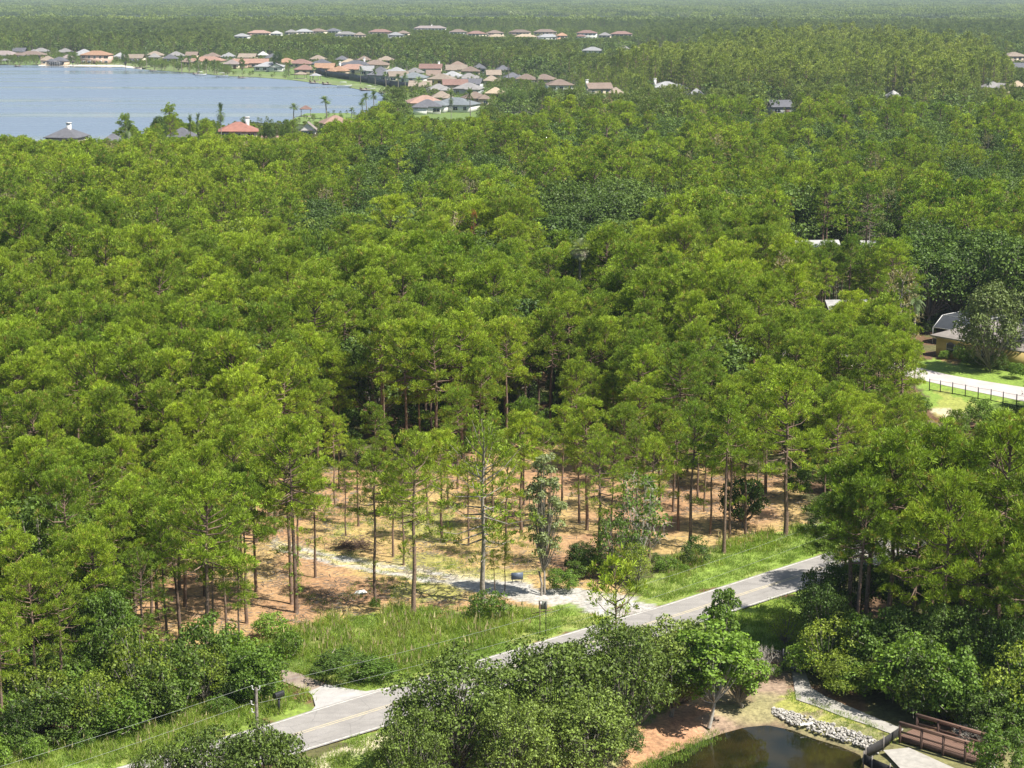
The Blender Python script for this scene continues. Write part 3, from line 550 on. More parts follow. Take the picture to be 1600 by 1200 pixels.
def hip(mb, x0, x1, y0, y1, z, rise, ov=.55, gable=None):
    x0 -= ov; x1 += ov; y0 -= ov; y1 += ov; w_, d_ = x1 - x0, y1 - y0; k = min(w_, d_) / 2
    if gable == 'y':
        xm = (x0 + x1) / 2; mb.add([(x0, y0, z), (x1, y0, z), (x1, y1, z), (x0, y1, z), (xm, y0, z + rise), (xm, y1, z + rise)], [(0, 4, 5, 3), (1, 2, 5, 4)]); mb.add([(x0, y0, z - .14), (x1, y0, z - .14), (x1, y1, z - .14), (x0, y1, z - .14)], [(0, 3, 2, 1)]); return
    if gable == 'x':
        ym = (y0 + y1) / 2; mb.add([(x0, y0, z), (x1, y0, z), (x1, y1, z), (x0, y1, z), (x0, ym, z + rise), (x1, ym, z + rise)], [(0, 1, 5, 4), (2, 3, 4, 5)]); return
    if w_ >= d_: a, b = (x0 + k, (y0 + y1) / 2), (x1 - k, (y0 + y1) / 2)
    else: a, b = ((x0 + x1) / 2, y0 + k), ((x0 + x1) / 2, y1 - k)
    if abs(a[0] - b[0]) + abs(a[1] - b[1]) < .3: a = (a[0] - .2, a[1]); b = (b[0] + .2, b[1])
    V = [(x0, y0, z), (x1, y0, z), (x1, y1, z), (x0, y1, z), (*a, z + rise), (*b, z + rise)]
    if w_ >= d_: mb.add(V, [(0, 1, 5, 4), (2, 3, 4, 5)]); mb.add(V, [(1, 2, 5), (3, 0, 4)])
    else: mb.add(V, [(1, 2, 5, 4), (3, 0, 4, 5)]); mb.add(V, [(0, 1, 4), (2, 3, 5)])
    e = [(x0, y0), (x1, y0), (x1, y1), (x0, y1)]; mb.add([(x, y, q) for q in (z - .2, z) for x, y in e], [(0, 1, 5, 4), (1, 2, 6, 5), (2, 3, 7, 6), (3, 0, 4, 7)]); mb.add([(x, y, z - .2) for x, y in e], [(0, 3, 2, 1)])
def window(root, x, y, z, w_, h, side='y'):
    f = MB(); fr = .09
    f.box(x - w_ / 2 - fr, x + w_ / 2 + fr, y - .05, y + .02, z - fr, z); f.box(x - w_ / 2 - fr, x + w_ / 2 + fr, y - .05, y + .02, z + h, z + h + fr)
    f.box(x - w_ / 2 - fr, x - w_ / 2, y - .05, y + .02, z, z + h); f.box(x + w_ / 2, x + w_ / 2 + fr, y - .05, y + .02, z, z + h); f.box(x - .04, x + .04, y - .045, y + .02, z, z + h)
    o = f.build('window', M['white'], root); g = MB(); g.box(x - w_ / 2, x - .04, y - .02, y + .01, z, z + h); g.box(x + .04, x + w_ / 2, y - .02, y + .01, z, z + h); g.build('pane', M['glass'], o)
def house(ax, ay, wpx, roof, wall, st, label, rz=None, wing=0, chim=None, gable=None, vis=None, D=None, garage=False, cat='house', group=None, cage=False, dorm=False):
    hA = 3.1 * st + 2.6; rnd = random.Random(int(ax * 7 + ay * 13)); P = at(ax, ay, hA); dist = P.y; W = wpx * dist / F; W = max(6, W)
    D = D or min(W * .8, 13.0); rz = rnd.uniform(-.22, .22) if rz is None else rz
    rise = 2.6
    if gable is None and st == 1 and rnd.random() < .28: gable = 'x'
    if not wing and W > 9 and rnd.random() < .6: wing = rnd.choice([-1, 1])
    e = empty('house', (P.x, P.y, 0), rz, label, cat, group); wl = MB(); rf = MB(); h = 3.1 * st; W2 = W / 2 - .5
    wl.box(-W2, W2, -D / 2, D / 2, -.3, h - .2)
    if gable == 'y': wl.add([(-W2, -D / 2, h - .2), (W2, -D / 2, h - .2), (0, -D / 2, h + rise * .88)], [(0, 1, 2)])
    hip(rf, -W2, W2, -D / 2, D / 2, h, rise, gable=gable)
    yf = -D / 2
    if wing:
        s_ = 1 if wing > 0 else -1; ww = W * .42; x0, x1 = (W2 - ww, W2 + .6) if s_ > 0 else (-W2 - .6, -W2 + ww); hw_ = h if st == 1 else 3.1
        wl.box(x0, x1, -D / 2 - 4.5, -D / 2 - .01, -.3, hw_ - .25)
        if st > 1 or not dorm: hip(rf, x0, x1, -D / 2 - 4.5, -D / 2 + 1.0, hw_ - .05, 1.7)
        else: hip(rf, x0, x1, -D / 2 - 4.5, 0, hw_ - .05, 2.1, gable='y'); wl.add([(x0, -D / 2 - 4.5, hw_ - .25), (x1, -D / 2 - 4.5, hw_ - .25), ((x0 + x1) / 2, -D / 2 - 4.5, hw_ + 1.7)], [(0, 1, 2)])
    wl.build('wall', WM[wall], e); ro = rf.build('roof', RM[roof], e)
    if chim is not None:
        c = MB(); c.box(chim * W2 - .6, chim * W2 + .6, -.4, .6, h - .5, h + rise + 1.2); c.box(chim * W2 - .75, chim * W2 + .75, -.55, .75, h + rise + 1.2, h + rise + 1.45); c.build('chimney', WM['white'], ro)
    n = max(2, int(W / 3.6))
    for s_ in range(st):
        for i in range(n):
            x = -W2 + (i + .5) * 2 * W2 / n
            if wing and s_ == 0 and ((wing > 0 and x > W2 - W * .42 - .8) or (wing < 0 and x < -W2 + W * .42 + .8)): continue
            if s_ == 0 and i == n // 2 and not wing:
                d_ = MB(); d_.box(x - .95, x + .95, yf - .06, yf + .02, 0, 2.3); d_.build('door', M['glass'] if rnd.random() < .6 else M['wood2'], e); continue
            window(e, x, yf - .02, 3.1 * s_ + .9, rnd.choice([1.3, 1.9, 2.6]), 1.5)
    if wing:
        xc = (x0 + x1) / 2; y_ = -D / 2 - 4.52
        if garage: g = MB(); g.box(xc - 2.4, xc + 2.4, y_ - .04, y_ + .03, 0, 2.4); g.build('garage_door', M['white'], e)
        else: window(e, xc, y_, .9, 1.8, 1.25)
    if cage:
        c = MB(); f = MB(); x0, x1 = (-W2 * .5, W2 * .75); y1 = yf - .05; y0 = yf - 5.5
        c.box(x0, x1, y0, y1, .1, 2.7)
        for i in range(5):
            x = x0 + (x1 - x0) * i / 4; f.beam((x, y0 - .06, 0), (x, y0 - .06, 2.8), .09)
        f.beam((x0, y0 - .06, 2.8), (x1, y0 - .06, 2.8), .1); q = c.build('screen_cage', M['screen'], e); f.build('cage_frame', M['white'], q)
    v_ = vis if vis is not None else (h + 1.0) * F / dist * .6
    PROT.append((ax - wpx * .5, ax + wpx * .5, ay - 3, ay + v_, dist - D * .5)); HPOS.append((P.x, P.y, W * .62 + 2)); return e
H_ = [  # apex x, apex y, width, roof, wall, storeys, label, options
 (4, 79, 50, 'greypink', 'cream', 1, 'grey pink hip roofed lakeside house cut by the left edge of the picture', dict(wing=1, cage=True)),
 (50, 79.5, 44, 'brown', 'pink', 1, 'brown roofed pink lakeside house, second house from the left edge', dict(wing=-1, cage=True)),
 (75, 87, 22, 'tan', 'cream', 1, 'tiny tan roofed house behind the shore just right of the brown roofed pink one', {}),
 (93, 88.5, 26, 'slate', 'tanw', 1, 'small slate roofed house with dark screen left of the two storey orange roofed house', dict(cage=True)),
 (107, 84.5, 20, 'greypink', 'cream', 1, 'pale pinkish roofed house tucked behind trees left of the orange roofed house', {}),
 (127, 80.5, 16, 'light', 'white', 1, 'small pale grey roof directly left of the orange roofed two storey house', {}),
 (151, 79, 46, 'orange', 'pink', 2, 'two storey pink house with bright orange tile roof on the far lake shore', dict(vis=16)),
 (188, 82, 20, 'light', 'cream', 1, 'pale roofed house just right of the orange roofed two storey house', dict(cage=True)),
 (211, 84.5, 30, 'tan', 'cream', 1, 'tan roofed lakeside house with wide dark pool screen right of the tall dark conifer', dict(cage=True)),
 (241, 83, 18, 'grey', 'cream', 1, 'narrow grey roof half hidden by palms right of the dark pool screen', {}),
 (266, 85, 26, 'slate', 'greyw', 1, 'dark slate roofed house behind palms left of the terracotta lakeside villa', {}),
 (292, 90, 18, 'brown', 'tanw', 1, 'small brown roof touching the left end of the terracotta lakeside villa', {}),
 (325, 88, 52, 'terra', 'cream', 1, 'wide terracotta roofed lakeside villa behind a row of shore palms', dict(wing=-1)),
 (362, 93, 26, 'greypink', 'cream', 1, 'greyish tan roof between the two terracotta lakeside villas', {}),
 (392, 91.5, 56, 'terra', 'pink', 1, 'terracotta roofed villa with covered terrace beside the white grey house', dict(wing=-1, vis=18)),
 (421, 96.5, 46, 'light', 'white', 1, 'light grey roofed white house with gable on the lake lawn', dict(wing=1, dorm=True, vis=16)),
 (411, 80, 18, 'white', 'white', 1, 'small white roofed house behind the dark round tree above the lake', {}),
 (426, 83.5, 24, 'slate', 'greyw', 1, 'slate roof between the small white roof and the dark round tree', {}),
 (448, 90.5, 34, 'orange', 'cream', 1, 'light orange roof right of the dark round tree above the lake', {}),
 (470, 92, 38, 'redbrown', 'cream', 1, 'reddish brown hip roof behind the lake row next to the light orange roof', {}),
 (476, 101, 34, 'redbrown', 'tanw', 1, 'low red brown roof in front, behind the dark shore screen', dict(vis=8)),
 (503, 92, 28, 'slate', 'greyw', 1, 'slate blue roof behind the steep orange gable roof', {}),
 (508, 98.5, 32, 'orange', 'tanw', 1, 'steep bright orange gable roofed house above the dark shore screen', dict(gable='x', vis=10)),
 (530, 103, 28, 'orange', 'tanw', 1, 'low pale orange roof joining the orange gable to the large terracotta house', dict(vis=8)),
 (552, 100, 54, 'terra', 'cream', 1, 'large terracotta hip roofed house with pale chimney over the dark shore screen', dict(chim=-.8, wing=1, vis=13)),
 (546, 91.5, 28, 'yellow', 'cream', 1, 'pale orange roof peeking over behind the large terracotta hip roof', {}),
 (556, 94, 44, 'slate', 'tanw', 1, 'long dark slate roof behind the large terracotta hip roof', {}),
 (587, 93.5, 42, 'brown', 'cream', 1, 'broad grey brown roof with chimney at the forest edge right of the slate roof', dict(chim=-.9)),
 (592, 109, 36, 'slate', 'greyw', 1, 'slate roofed house behind the shore screen right of the terracotta house', dict(wing=1, vis=11)),
 (622, 111, 32, 'tan', 'cream', 1, 'tan gable roof between two slate roofs by the lake end', dict(gable='x', vis=10)),
 (646, 113, 42, 'bluegrey', 'white', 1, 'blue grey roofed house with white end at the corner of the lake', dict(vis=14)),
 (673, 99.5, 36, 'redbrown', 'cream', 1, 'red brown roof with tall white chimney at the forest edge', dict(chim=.75)),
 (713, 101, 34, 'tan', 'cream', 1, 'tan hip roof left of the flat brown roof at the forest edge', {}),
 (735, 103.5, 30, 'brown', 'tanw', 1, 'brown hip roof at the forest edge right of the tan one', {}),
 (690, 115, 42, 'tan', 'yellow', 1, 'tan roofed house with yellow orange walls in the middle of the lakeside streets', dict(vis=18)),
 (711, 123.5, 40, 'redbrown', 'tanw', 1, 'red brown roof touching the slate roofed house in the middle streets', dict(vis=10)),
 (737, 122.5, 34, 'slate', 'greyw', 1, 'dark slate roof behind the weathered grey hip roof', {}),
 (732, 129, 44, 'grey', 'greyw', 1, 'weathered grey hip roof with dark gutter in the middle streets', dict(vis=14)),
 (771, 109, 24, 'tan', 'cream', 1, 'small tan roof between palms right of the middle streets', {}),
 (801, 113, 28, 'slate', 'greyw', 1, 'dark slate hip roof standing alone at the left of the brown roof row', {}),
 (822, 115, 32, 'brown', 'cream', 1, 'brown roof right of the lone dark slate roof', {}),
 (850, 115.5, 36, 'brown', 'tanw', 1, 'peaked brown roof, middle of the row of brown roofs', {}),
 (874, 123.5, 42, 'brown', 'white', 1, 'low brown roof with whitish wall at the right of the brown roof row', dict(vis=12)),
 (935, 129, 40, 'brown', 'cream', 1, 'brown gabled roof with chimney standing apart between two masses of trees', dict(chim=-1.0, vis=16)),
 (962, 136, 26, 'tan', 'cream', 1, 'tan roof at the right shoulder of the lone brown gabled roof', {}),
 (774, 136, 30, 'yellow', 'yellow', 1, 'sandy yellow roof half hidden by the round street trees', dict(vis=8)),
 (742, 143, 40, 'brown', 'tanw', 1, 'brown roofed house with arched entrance left of the round street trees', dict(wing=1, vis=18)),
 (690, 142, 34, 'tan', 'cream', 1, 'grey tan roof right behind the salmon roof near the lake corner', {}),
 (664, 148.5, 56, 'salmon', 'cream', 1, 'long salmon tile roof at the right corner of the lake', dict(vis=12)),
 (668, 155, 44, 'slate', 'white', 1, 'slate gable roofed house with a white garage wall facing us', dict(wing=-1, garage=True, rz=.05, vis=26)),
 (712, 152, 66, 'bluegrey', 'white', 1, 'largest blue grey hip roofed house nearest beyond the forest', dict(wing=-1, rz=-.3, vis=30)),
 (1042, 127, 50, 'light', 'white', 1, 'pale grey roofed house with chimney alone at the forest edge', dict(chim=-.8, vis=10)),
 (1088, 138, 24, 'light', 'white', 1, 'small pale roof right of the pale grey roofed house', {}),
 (1218, 156, 36, 'slate', 'greyw', 1, 'slate blue roof sunk among trees in the right middle of the forest', dict(vis=20)),
 (1396, 141, 24, 'white', 'white', 1, 'white roof edge glimpsed between treetops below the yellow green wood', {}),
 (1551, 127.5, 34, 'grey', 'cream', 1, 'grey gabled house near the right edge below the yellow green wood', dict(wing=1, dorm=True, vis=14)),
 (1590, 126, 26, 'yellow', 'cream', 1, 'pale yellow roof cut by the right edge of the picture', {}),
 (1584, 81, 36, 'tan', 'cream', 2, 'two storey tan roofed house with dark screened porch near the upper right edge', dict(cage=True, vis=12)),
 (1597, 98, 26, 'slate', 'greyw', 1, 'dark slate roof cut by the right edge under the two storey tan house', {}),
 (378, 52, 24, 'light', 'white', 2, 'pale grey roofed house at the left end of the distant upper row', {}),
 (405, 47, 36, 'salmon', 'cream', 2, 'salmon roofed house, second in the distant upper row', {}),
 (432, 48, 18, 'white', 'white', 2, 'white flat looking house beside the salmon roof in the upper row', {}),
 (455, 46, 20, 'grey', 'cream', 2, 'small grey roof right of the white house in the upper row', {}),
 (475, 45, 28, 'light', 'cream', 2, 'light roof left of the brown one in the distant upper row', {}),
 (497, 44.5, 26, 'brown', 'cream', 2, 'brown roof above two pale ones in the distant upper row', {}),
 (521, 44, 22, 'slate', 'white', 2, 'grey slate roof left of the green hump of trees in the upper row', {}),
 (541, 49, 32, 'grey', 'white', 2, 'wide pale grey roof below the green hump of trees', {}),
 (562, 50, 18, 'tan', 'cream', 2, 'small tan roof left of the tall red brown house in the upper row', {}),
 (594, 45.5, 36, 'redbrown', 'cream', 2, 'tall red brown hip roofed house in the middle of the distant upper row', {}),
 (618, 50, 24, 'light', 'white', 2, 'pale low roof right of the tall red brown house', {}),
 (630, 47.5, 20, 'brown', 'cream', 2, 'small brown roof left of the long clubhouse in the upper row', {}),
 (672, 40, 50, 'greypink', 'white', 2, 'long pale clubhouse like mansion standing highest in the distant upper row', dict(chim=.1, wing=-1)),
 (716, 45.5, 28, 'brown', 'white', 2, 'brown roofed house first right of the long mansion', {}),
 (744, 48, 30, 'redbrown', 'cream', 2, 'red brown roofed house second right of the long mansion', {}),
 (773, 47, 26, 'brown', 'cream', 2, 'brown roofed house third right of the long mansion', {}),
 (776, 53, 28, 'yellow', 'cream', 1, 'pale yellow roof low in front of the third brown house right of the mansion', {}),
 (812, 46, 34, 'brown', 'tanw', 2, 'brown hip roofed house above a pale yellow roof in the upper row', {}),
 (821, 53, 34, 'yellow', 'cream', 1, 'pale yellow roof in front of the brown house left of the tall peaked one', {}),
 (852, 45.5, 36, 'brown', 'tanw', 2, 'tall peaked brown house behind the light grey roof in the upper row', {}),
 (857, 53, 34, 'light', 'white', 1, 'light grey roofed white house in front of the tall peaked brown one', dict(vis=8)),
 (878, 51, 18, 'orange', 'cream', 2, 'small orange tan house at the right of the light grey roofed white one', {}),
 (917, 47, 32, 'redbrown', 'white', 2, 'red brown hip roofed white house left of the last two in the upper row', dict(vis=12)),
 (945, 50.5, 20, 'grey', 'cream', 2, 'greyish roof between the last two red brown houses of the upper row', {}),
 (971, 48.5, 34, 'redbrown', 'cream', 2, 'red brown hip roofed house at the right end of the distant upper row', {}),
 (926, 73, 34, 'light', 'white', 1, 'light roofed house at the left of the short middle row above the wood', dict(vis=8)),
 (975, 70.5, 18, 'grey', 'white', 2, 'small two storey grey white house with balcony in the short middle row', dict(vis=10)),
 (1012, 69.5, 32, 'yellow', 'cream', 1, 'sand yellow roof in the middle of the short row above the wood', dict(vis=7)),
 (1040, 70.5, 30, 'slate', 'tanw', 1, 'slate roof right of the sand yellow roof above the wood', {}),
 (1069, 71, 26, 'brown', 'tanw', 1, 'brown roof at the right end of the short middle row above the wood', {}),
 (104, 199, 54, 'slate', 'cream', 2, 'dark slate hip roofed house with white chimney against the lake at left', dict(chim=.15, vis=20, D=11)),
 (176, 208.5, 40, 'slate', 'cream', 1, 'dark slate roof half behind the round pine against the lake', dict(vis=10)),
 (284, 199, 44, 'slate', 'cream', 2, 'dark slate roofed cream house right of the two tall pines against the lake', dict(vis=16, wing=1)),
 (372, 190, 62, 'red', 'cream', 2, 'red tile roofed house with white chimney on the near lake shore', dict(chim=.5, wing=1, vis=22)),
 (424, 212, 26, 'salmon', 'cream', 1, 'low salmon roof corner right of the red tile roofed house', dict(vis=5)),
 (524, 180, 48, 'salmon', 'cream', 1, 'long low salmon roof beside the shore lawn with the date palm', dict(vis=8, rz=.3)),
 (481, 190, 26, 'greypink', 'white', 1, 'small grey roofed house with a white gable left of the long salmon roof', dict(gable='y', vis=15)),
 (1276, 375, 70, 'white', 'greyw', 1, 'long white roofed building glimpsed through the pines at right', dict(vis=-2, rz=.1, gable='x', D=9)),
 (1372, 376, 56, 'white', 'white', 1, 'white roof corner glimpsed through the pines right of the long white one', dict(vis=-2, gable='x', D=9)),
 (1322, 468, 60, 'white', 'greyw', 1, 'low white roof line behind the pine trunks left of the yellow house', dict(vis=-2, rz=.1, gable='x', D=9)),
]
def more(rows):
    out = []; rnd = random.Random(99)
    for (x0, y0, x1, y1, n, w_, st, where) in rows:
        for i in range(n):
            f = (i + .5) / n; nm, rf, wl = rnd.choice([('grey', 'grey', 'cream'), ('tan', 'tan', 'cream'), ('brown', 'brown', 'tanw'), ('slate', 'slate', 'greyw'), ('pale', 'light', 'white')])
            out.append((x0 + (x1 - x0) * f + rnd.uniform(-3, 3), y0 + (y1 - y0) * f + rnd.uniform(-1, 1), w_ * rnd.uniform(.8, 1.2), rf, wl, st, f'{nm} roof, {["first", "second", "third", "fourth", "fifth", "sixth", "seventh"][i]} from the left {where}', dict(vis=5, wing=rnd.choice([0, 1, -1]))))
    return out
H_ += more([(15, 74, 150, 76, 4, 24, 1, 'in the back row behind the far left shore houses'), (230, 79, 400, 84, 6, 24, 1, 'in the tree screened row behind the far shore villas'), (560, 103, 660, 106, 4, 28, 1, 'between the dark slate roof and the lake corner houses'), (660, 108, 780, 118, 4, 28, 1, 'scattered in the middle of the lakeside streets'), (640, 124, 700, 134, 2, 32, 1, 'at the foot of the yellow walled house'), (480, 86, 620, 88, 4, 22, 1, 'along the forest edge behind the long slate roof'), (700, 93, 800, 104, 3, 24, 1, 'against the forest beyond the brown roof')])
for a in H_: house(*a[:7], **a[7])
PROT += [(1254, 1276, 369, 383, 330), (1284, 1296, 369, 386, 330), (1362, 1374, 371, 381, 330), (1300, 1345, 463, 472, 268)]
# dark screen wall behind the shore
SCR = [(405, 110), (440, 109), (470, 109), (492, 110.5), (515, 117), (545, 121), (575, 126), (610, 133), (650, 137), (690, 141)]
def wallseg(mb, pts, z0, z1, th=.12):
    for a, b in zip(pts[:-1], pts[1:]): mb.beam((a.x, a.y, (z0 + z1) / 2), (b.x, b.y, (z0 + z1) / 2), th, z1 - z0)
P_ = [at(x, y + 4, 0) for x, y in SCR[2:9]]; e = empty('screen_fence', tuple(P_[0]), 0, 'long dark screened enclosure behind the lawns of the curved lake shore', 'fence')
mb = MB(); wallseg(mb, [q - P_[0] for q in P_], .1, 3.4); mb.build('screen', M['screen'], e); mb = MB(); wallseg(mb, [q - P_[0] for q in P_], 3.4, 3.52, .2)
for q in P_:
    q = q - P_[0]; mb.box(q.x - .08, q.x + .08, q.y - .22, q.y - .08, 0, 3.4)
mb.build('frame', M['black'], e)
PROT.append((455, 640, 104, 133, 1250)); PROT.append((-50, 620, 92, 150, 620)); PROT.append((560, 700, 128, 150, 720))
# lake side things
def gazebo(px, py, w_, col, label, h=2.6, name='gazebo', cat='gazebo'):
    P = at(px, py, .2); e = empty(name, tuple(P), random.uniform(-.3, .3), label, cat); mb = MB()
    for x in (-w_ / 2, w_ / 2):
        for y in (-w_ / 2, w_ / 2): mb.box(x - .1, x + .1, y - .1, y + .1, -.4, h)
    mb.build('posts', M['greywood'], e); mb = MB(); hip(mb, -w_ / 2, w_ / 2, -w_ / 2, w_ / 2, h, 1.3); mb.build('roof', RM[col], e); mb = MB(); mb.box(-w_ / 2 - .5, w_ / 2 + .5, -w_ / 2 - .5, w_ / 2 + .5, -.05, .15); mb.build('deck', M['greywood'], e)
gazebo(470, 123, 5.5, 'tan', 'pale roofed open gazebo on the far lake shore, the left one of two'); gazebo(493, 125.5, 4.5, 'light', 'grey roofed open gazebo on the far lake shore, the right one of two')
gazebo(478, 182, 3.6, 'redbrown', 'red roofed boathouse on stilts beside the date palm', name='boathouse', cat='boathouse', h=3.0); gazebo(9, 100.5, 5, 'grey', 'low roofed boathouse at the far left shore', name='boathouse', cat='boathouse')
def dock(px, py, L, label, ang=-1.4, w_=2.2):
    P = at(px, py, .5); e = empty('dock', tuple(P), ang, label, 'dock'); mb = MB(); mb.box(0, L, -w_ / 2, w_ / 2, .0, .18); mb.box(L - 3, L, -w_, w_ * 1.3, .0, .17); mb.build('deck', M['greywood'], e); mb = MB()
    for x in np.arange(.4, L, 2.6):
        for y in (-w_ / 2 - .1, w_ / 2 + .1): mb.tube([(x, y, -.9), (x, y, .9)], [.12, .12], 5)
    mb.build('piles', M['wood2'], e)
for i, (x, y, L, lb) in enumerate([(28, 102.3, 9, 'weathered dock at the far left of the lake shore'), (215, 105, 12, 'weathered dock at the end of the sandy shore strip'), (238, 109.5, 8, 'small dock left of the shore palms'), (305, 114, 14, 'dock beside the moored white boat'), (343, 118.5, 9, 'dock below the first terracotta villa'),
    (376, 120.5, 8, 'low dock left of the bright lake lawn'), (487, 128, 12, 'dark dock under the two gazebos'), (507, 130, 11, 'wide brown dock right of the two gazebos'), (566, 139, 12, 'long low dock near the small white pontoon boat'), (596, 143.5, 10, 'brown dock at the right corner of the lake')]): dock(x, y, L, lb)
def boat(px, py, rz, label, s=1.0):
    P = at(px, py, .15); e = empty('boat', tuple(P), rz, label, 'boat', s=s); mb = MB()
    st = [(-3, .95, .1), (-1, 1.2, .1), (1.5, 1.15, .1), (3, .6, .25), (3.8, .06, .45)]; V = []
    for x, hb, zb in st: V += [(x, -hb, .95 + zb), (x, -hb * .7, zb - .1), (x, hb * .7, zb - .1), (x, hb, .95 + zb)]
    mb.add(V, [(i * 4 + k, i * 4 + k + 1, i * 4 + k + 5, i * 4 + k + 4) for i in range(4) for k in range(3)] + [(0, 3, 2, 1)]); mb.add(V, [(i * 4, i * 4 + 4, i * 4 + 7, i * 4 + 3) for i in range(4)]); mb.build('hull', M['white'], e)
    mb = MB(); mb.box(-1.6, 1.3, -1.0, 1.0, 2.5, 2.62); mb.build('canopy', M['white'], e); mb = MB()
    for x in (-1.5, 1.2):
        for y in (-.9, .9): mb.beam((x, y, .9), (x, y, 2.5), .06)
    mb.build('canopy_frame', M['galv'], e)
boat(313, 118.8, .4, 'white boat moored beside the dock below the first terracotta villa', .95); boat(347, 120.6, -.2, 'white boat moored left of the bright lake lawn', .95); boat(537, 137, .1, 'white canopied boat on the water before the curved shore', 1.1); boat(577, 140.6, .1, 'low white boat tied at the long dock', .8)
# ---- yellow house with pool cage, near right
A0 = at(1462, 556); A1 = at(1604, 583); ang = math.atan2(A1.y - A0.y, A1.x - A0.x); e = empty('house', tuple(A0), ang, 'yellow walled house with grey hip roof and arched windows behind the big grey oak', 'house'); Lh = (A1 - A0).length + 5
mb = MB(); mb.box(0, Lh, 0, 10, -.3, 2.75); mb.build('wall', WM['yellow'], e); mb = MB(); hip(mb, 0, Lh, 0, 10, 2.9, 2.3, .6); mb.build('roof', roofmat('grey_shingle', (.30, .265, .235)), e)
for x in (2.6, 8.6):
    f = MB(); f.box(x - .75, x + .75, -.07, .01, .8, 2.05); f.build('window', M['white'], e).name; g = MB(); th = np.linspace(0, math.pi, 9)
    g.add([(x - .68, -.09, .86), (x + .68, -.09, .86)] + [(x + .68 * math.cos(q), -.09, 1.75 + .5 * math.sin(q)) for q in th], [tuple(range(11))]); g.box(x - .68, x + .68, -.088, .0, .86, 1.75)
    q = g.build('window', M['glass'], e); g = MB(); g.box(x - .7, x + .7, -.12, -.09, 1.3, 1.36); g.build('muntin', M['white'], q)
E0 = at(1457, 536.5); e = empty('pool_cage', tuple(E0), ang + .12, 'white framed screened pool cage behind the yellow house', 'pool enclosure'); f = MB(); s_ = MB(); Wc, Dc, hc = 13.0, 8.0, 2.3
for x in np.linspace(0, Wc, 5):
    f.beam((x, 0, 0), (x, 0, hc), .07); f.beam((x, 0, hc), (x, 2.2, hc + 1.5), .08); f.beam((x, 2.2, hc + 1.5), (x, Dc, hc + 1.5), .08); f.beam((x, Dc, hc + 1.5), (x, Dc, 0), .07)
for y, z in ((0, hc), (2.2, hc + 1.5), (Dc, hc + 1.5), (0, .8)): f.beam((0, y, z), (Wc, y, z), .08)
f.build('frame', M['white'], e); s_.add([(0, 0, hc), (Wc, 0, hc), (Wc, 2.2, hc + 1.5), (0, 2.2, hc + 1.5), (0, Dc, hc + 1.5), (Wc, Dc, hc + 1.5)], [(0, 1, 2, 3), (3, 2, 5, 4)]); s_.build('screen', M['screen'], e)
PROT.append((1455, 1500, 498, 556, 268)); PROT.append((1500, 1600, 530, 556, 262)); PROT.append((1452, 1640, 560, 640, 235)); PROT.append((1462, 1500, 640, 662, 205))
HPOS.append((A0.x + 8, A0.y - 2, 11)); HPOS.append((A0.x + 4, A0.y + 8, 9))
# black fence along the pale road
FB = [(1452, 610.3), (1469, 613), (1488, 616), (1508, 619.7), (1528, 624), (1548, 627), (1567, 631), (1588, 635), (1609, 639)]; FP = [at(x, y) for x, y in FB]
for i in range(len(FP) - 1): pass
e = empty('metal_fence', tuple(FP[0]), 0, 'black post and rail fence along the lawn below the pale road', 'fence'); rl = MB()
for i, q in enumerate(FP):
    q = q - FP[0]; mb = MB(); mb.box(q.x - .05, q.x + .05, q.y - .05, q.y + .05, -.2, 1.5); mb.build('post', M['black'], e)
    if i: p0 = FP[i - 1] - FP[0]; rl.beam((p0.x, p0.y, .12), (q.x, q.y, .12), .06, .09); rl.beam((p0.x, p0.y, 1.4), (q.x, q.y, 1.4), .025)
rl.build('rail', M['black'], e)
# ---- bridge
def L2(P, O): return (P.x - O.x, P.y - O.y)
BA = at(1405, 1154, .25); BB = at(1546, 1196, .25); Bd = (BB - BA); BL = Bd.length; ang = math.atan2(Bd.y, Bd.x); e = empty('footbridge', (BA.x, BA.y, 0), ang, 'brown wooden footbridge with post and rail sides at the end of the path', 'bridge')
bw = 1.9; mb = MB()
for i in range(int(BL / .16)): mb.box(i * .16, i * .16 + .145, .02, bw - .02, .42, .47)
mb.build('deck', M['wood'], e); mb = MB(); mb.box(0, BL, 0, .12, .12, .415); mb.box(0, BL, bw - .12, bw, .12, .415); mb.build('beam', M['wood2'], e)
for y in (-.07, bw + .07):
    k = 5
    for i in range(k):
        x = .1 + (BL - .2) * i / (k - 1); mb = MB(); mb.box(x - .07, x + .07, y - .06, y + .06, -.5, 1.42); mb.build('post', M['wood2'], e)
    mb = MB(); mb.box(0, BL, y - .11, y + .11, 1.42, 1.47); mb.box(0, BL, y - .03, y + .03, 1.24, 1.38); mb.box(0, BL, y - .03, y + .03, .72, .84); mb.build('railing', M['wood'], e)
# silt fence
SF = [(1404, 1152, 0), (1380, 1168, 0), (1352, 1184, -.1), (1349, 1192, -.2), (1362, 1200, -.2), (1390, 1212, -.1), (1430, 1232, 0)]; P_ = [at(x, y, z) for x, y, z in SF]; e = empty('silt_fence', (P_[0].x, P_[0].y, 0), 0, 'black fabric silt fence bent round the corner of the pond', 'fence'); mb = MB()
for a, b in zip(P_[:-1], P_[1:]):
    a = a - Vector((P_[0].x, P_[0].y, 0)); b = b - Vector((P_[0].x, P_[0].y, 0)); mb.beam((a.x, a.y, a.z + .3), (b.x, b.y, b.z + .3), .03, .72)
mb.build('fabric', simple('black_fabric', (.03, .028, .027), .8, .4, 3.0), e)
for q in P_:
    a = q - Vector((P_[0].x, P_[0].y, 0)); mb = MB(); mb.box(a.x - .04, a.x + .04, a.y - .09, a.y - .03, a.z - .3, a.z + .85); mb.build('stake', M['greywood'], e)
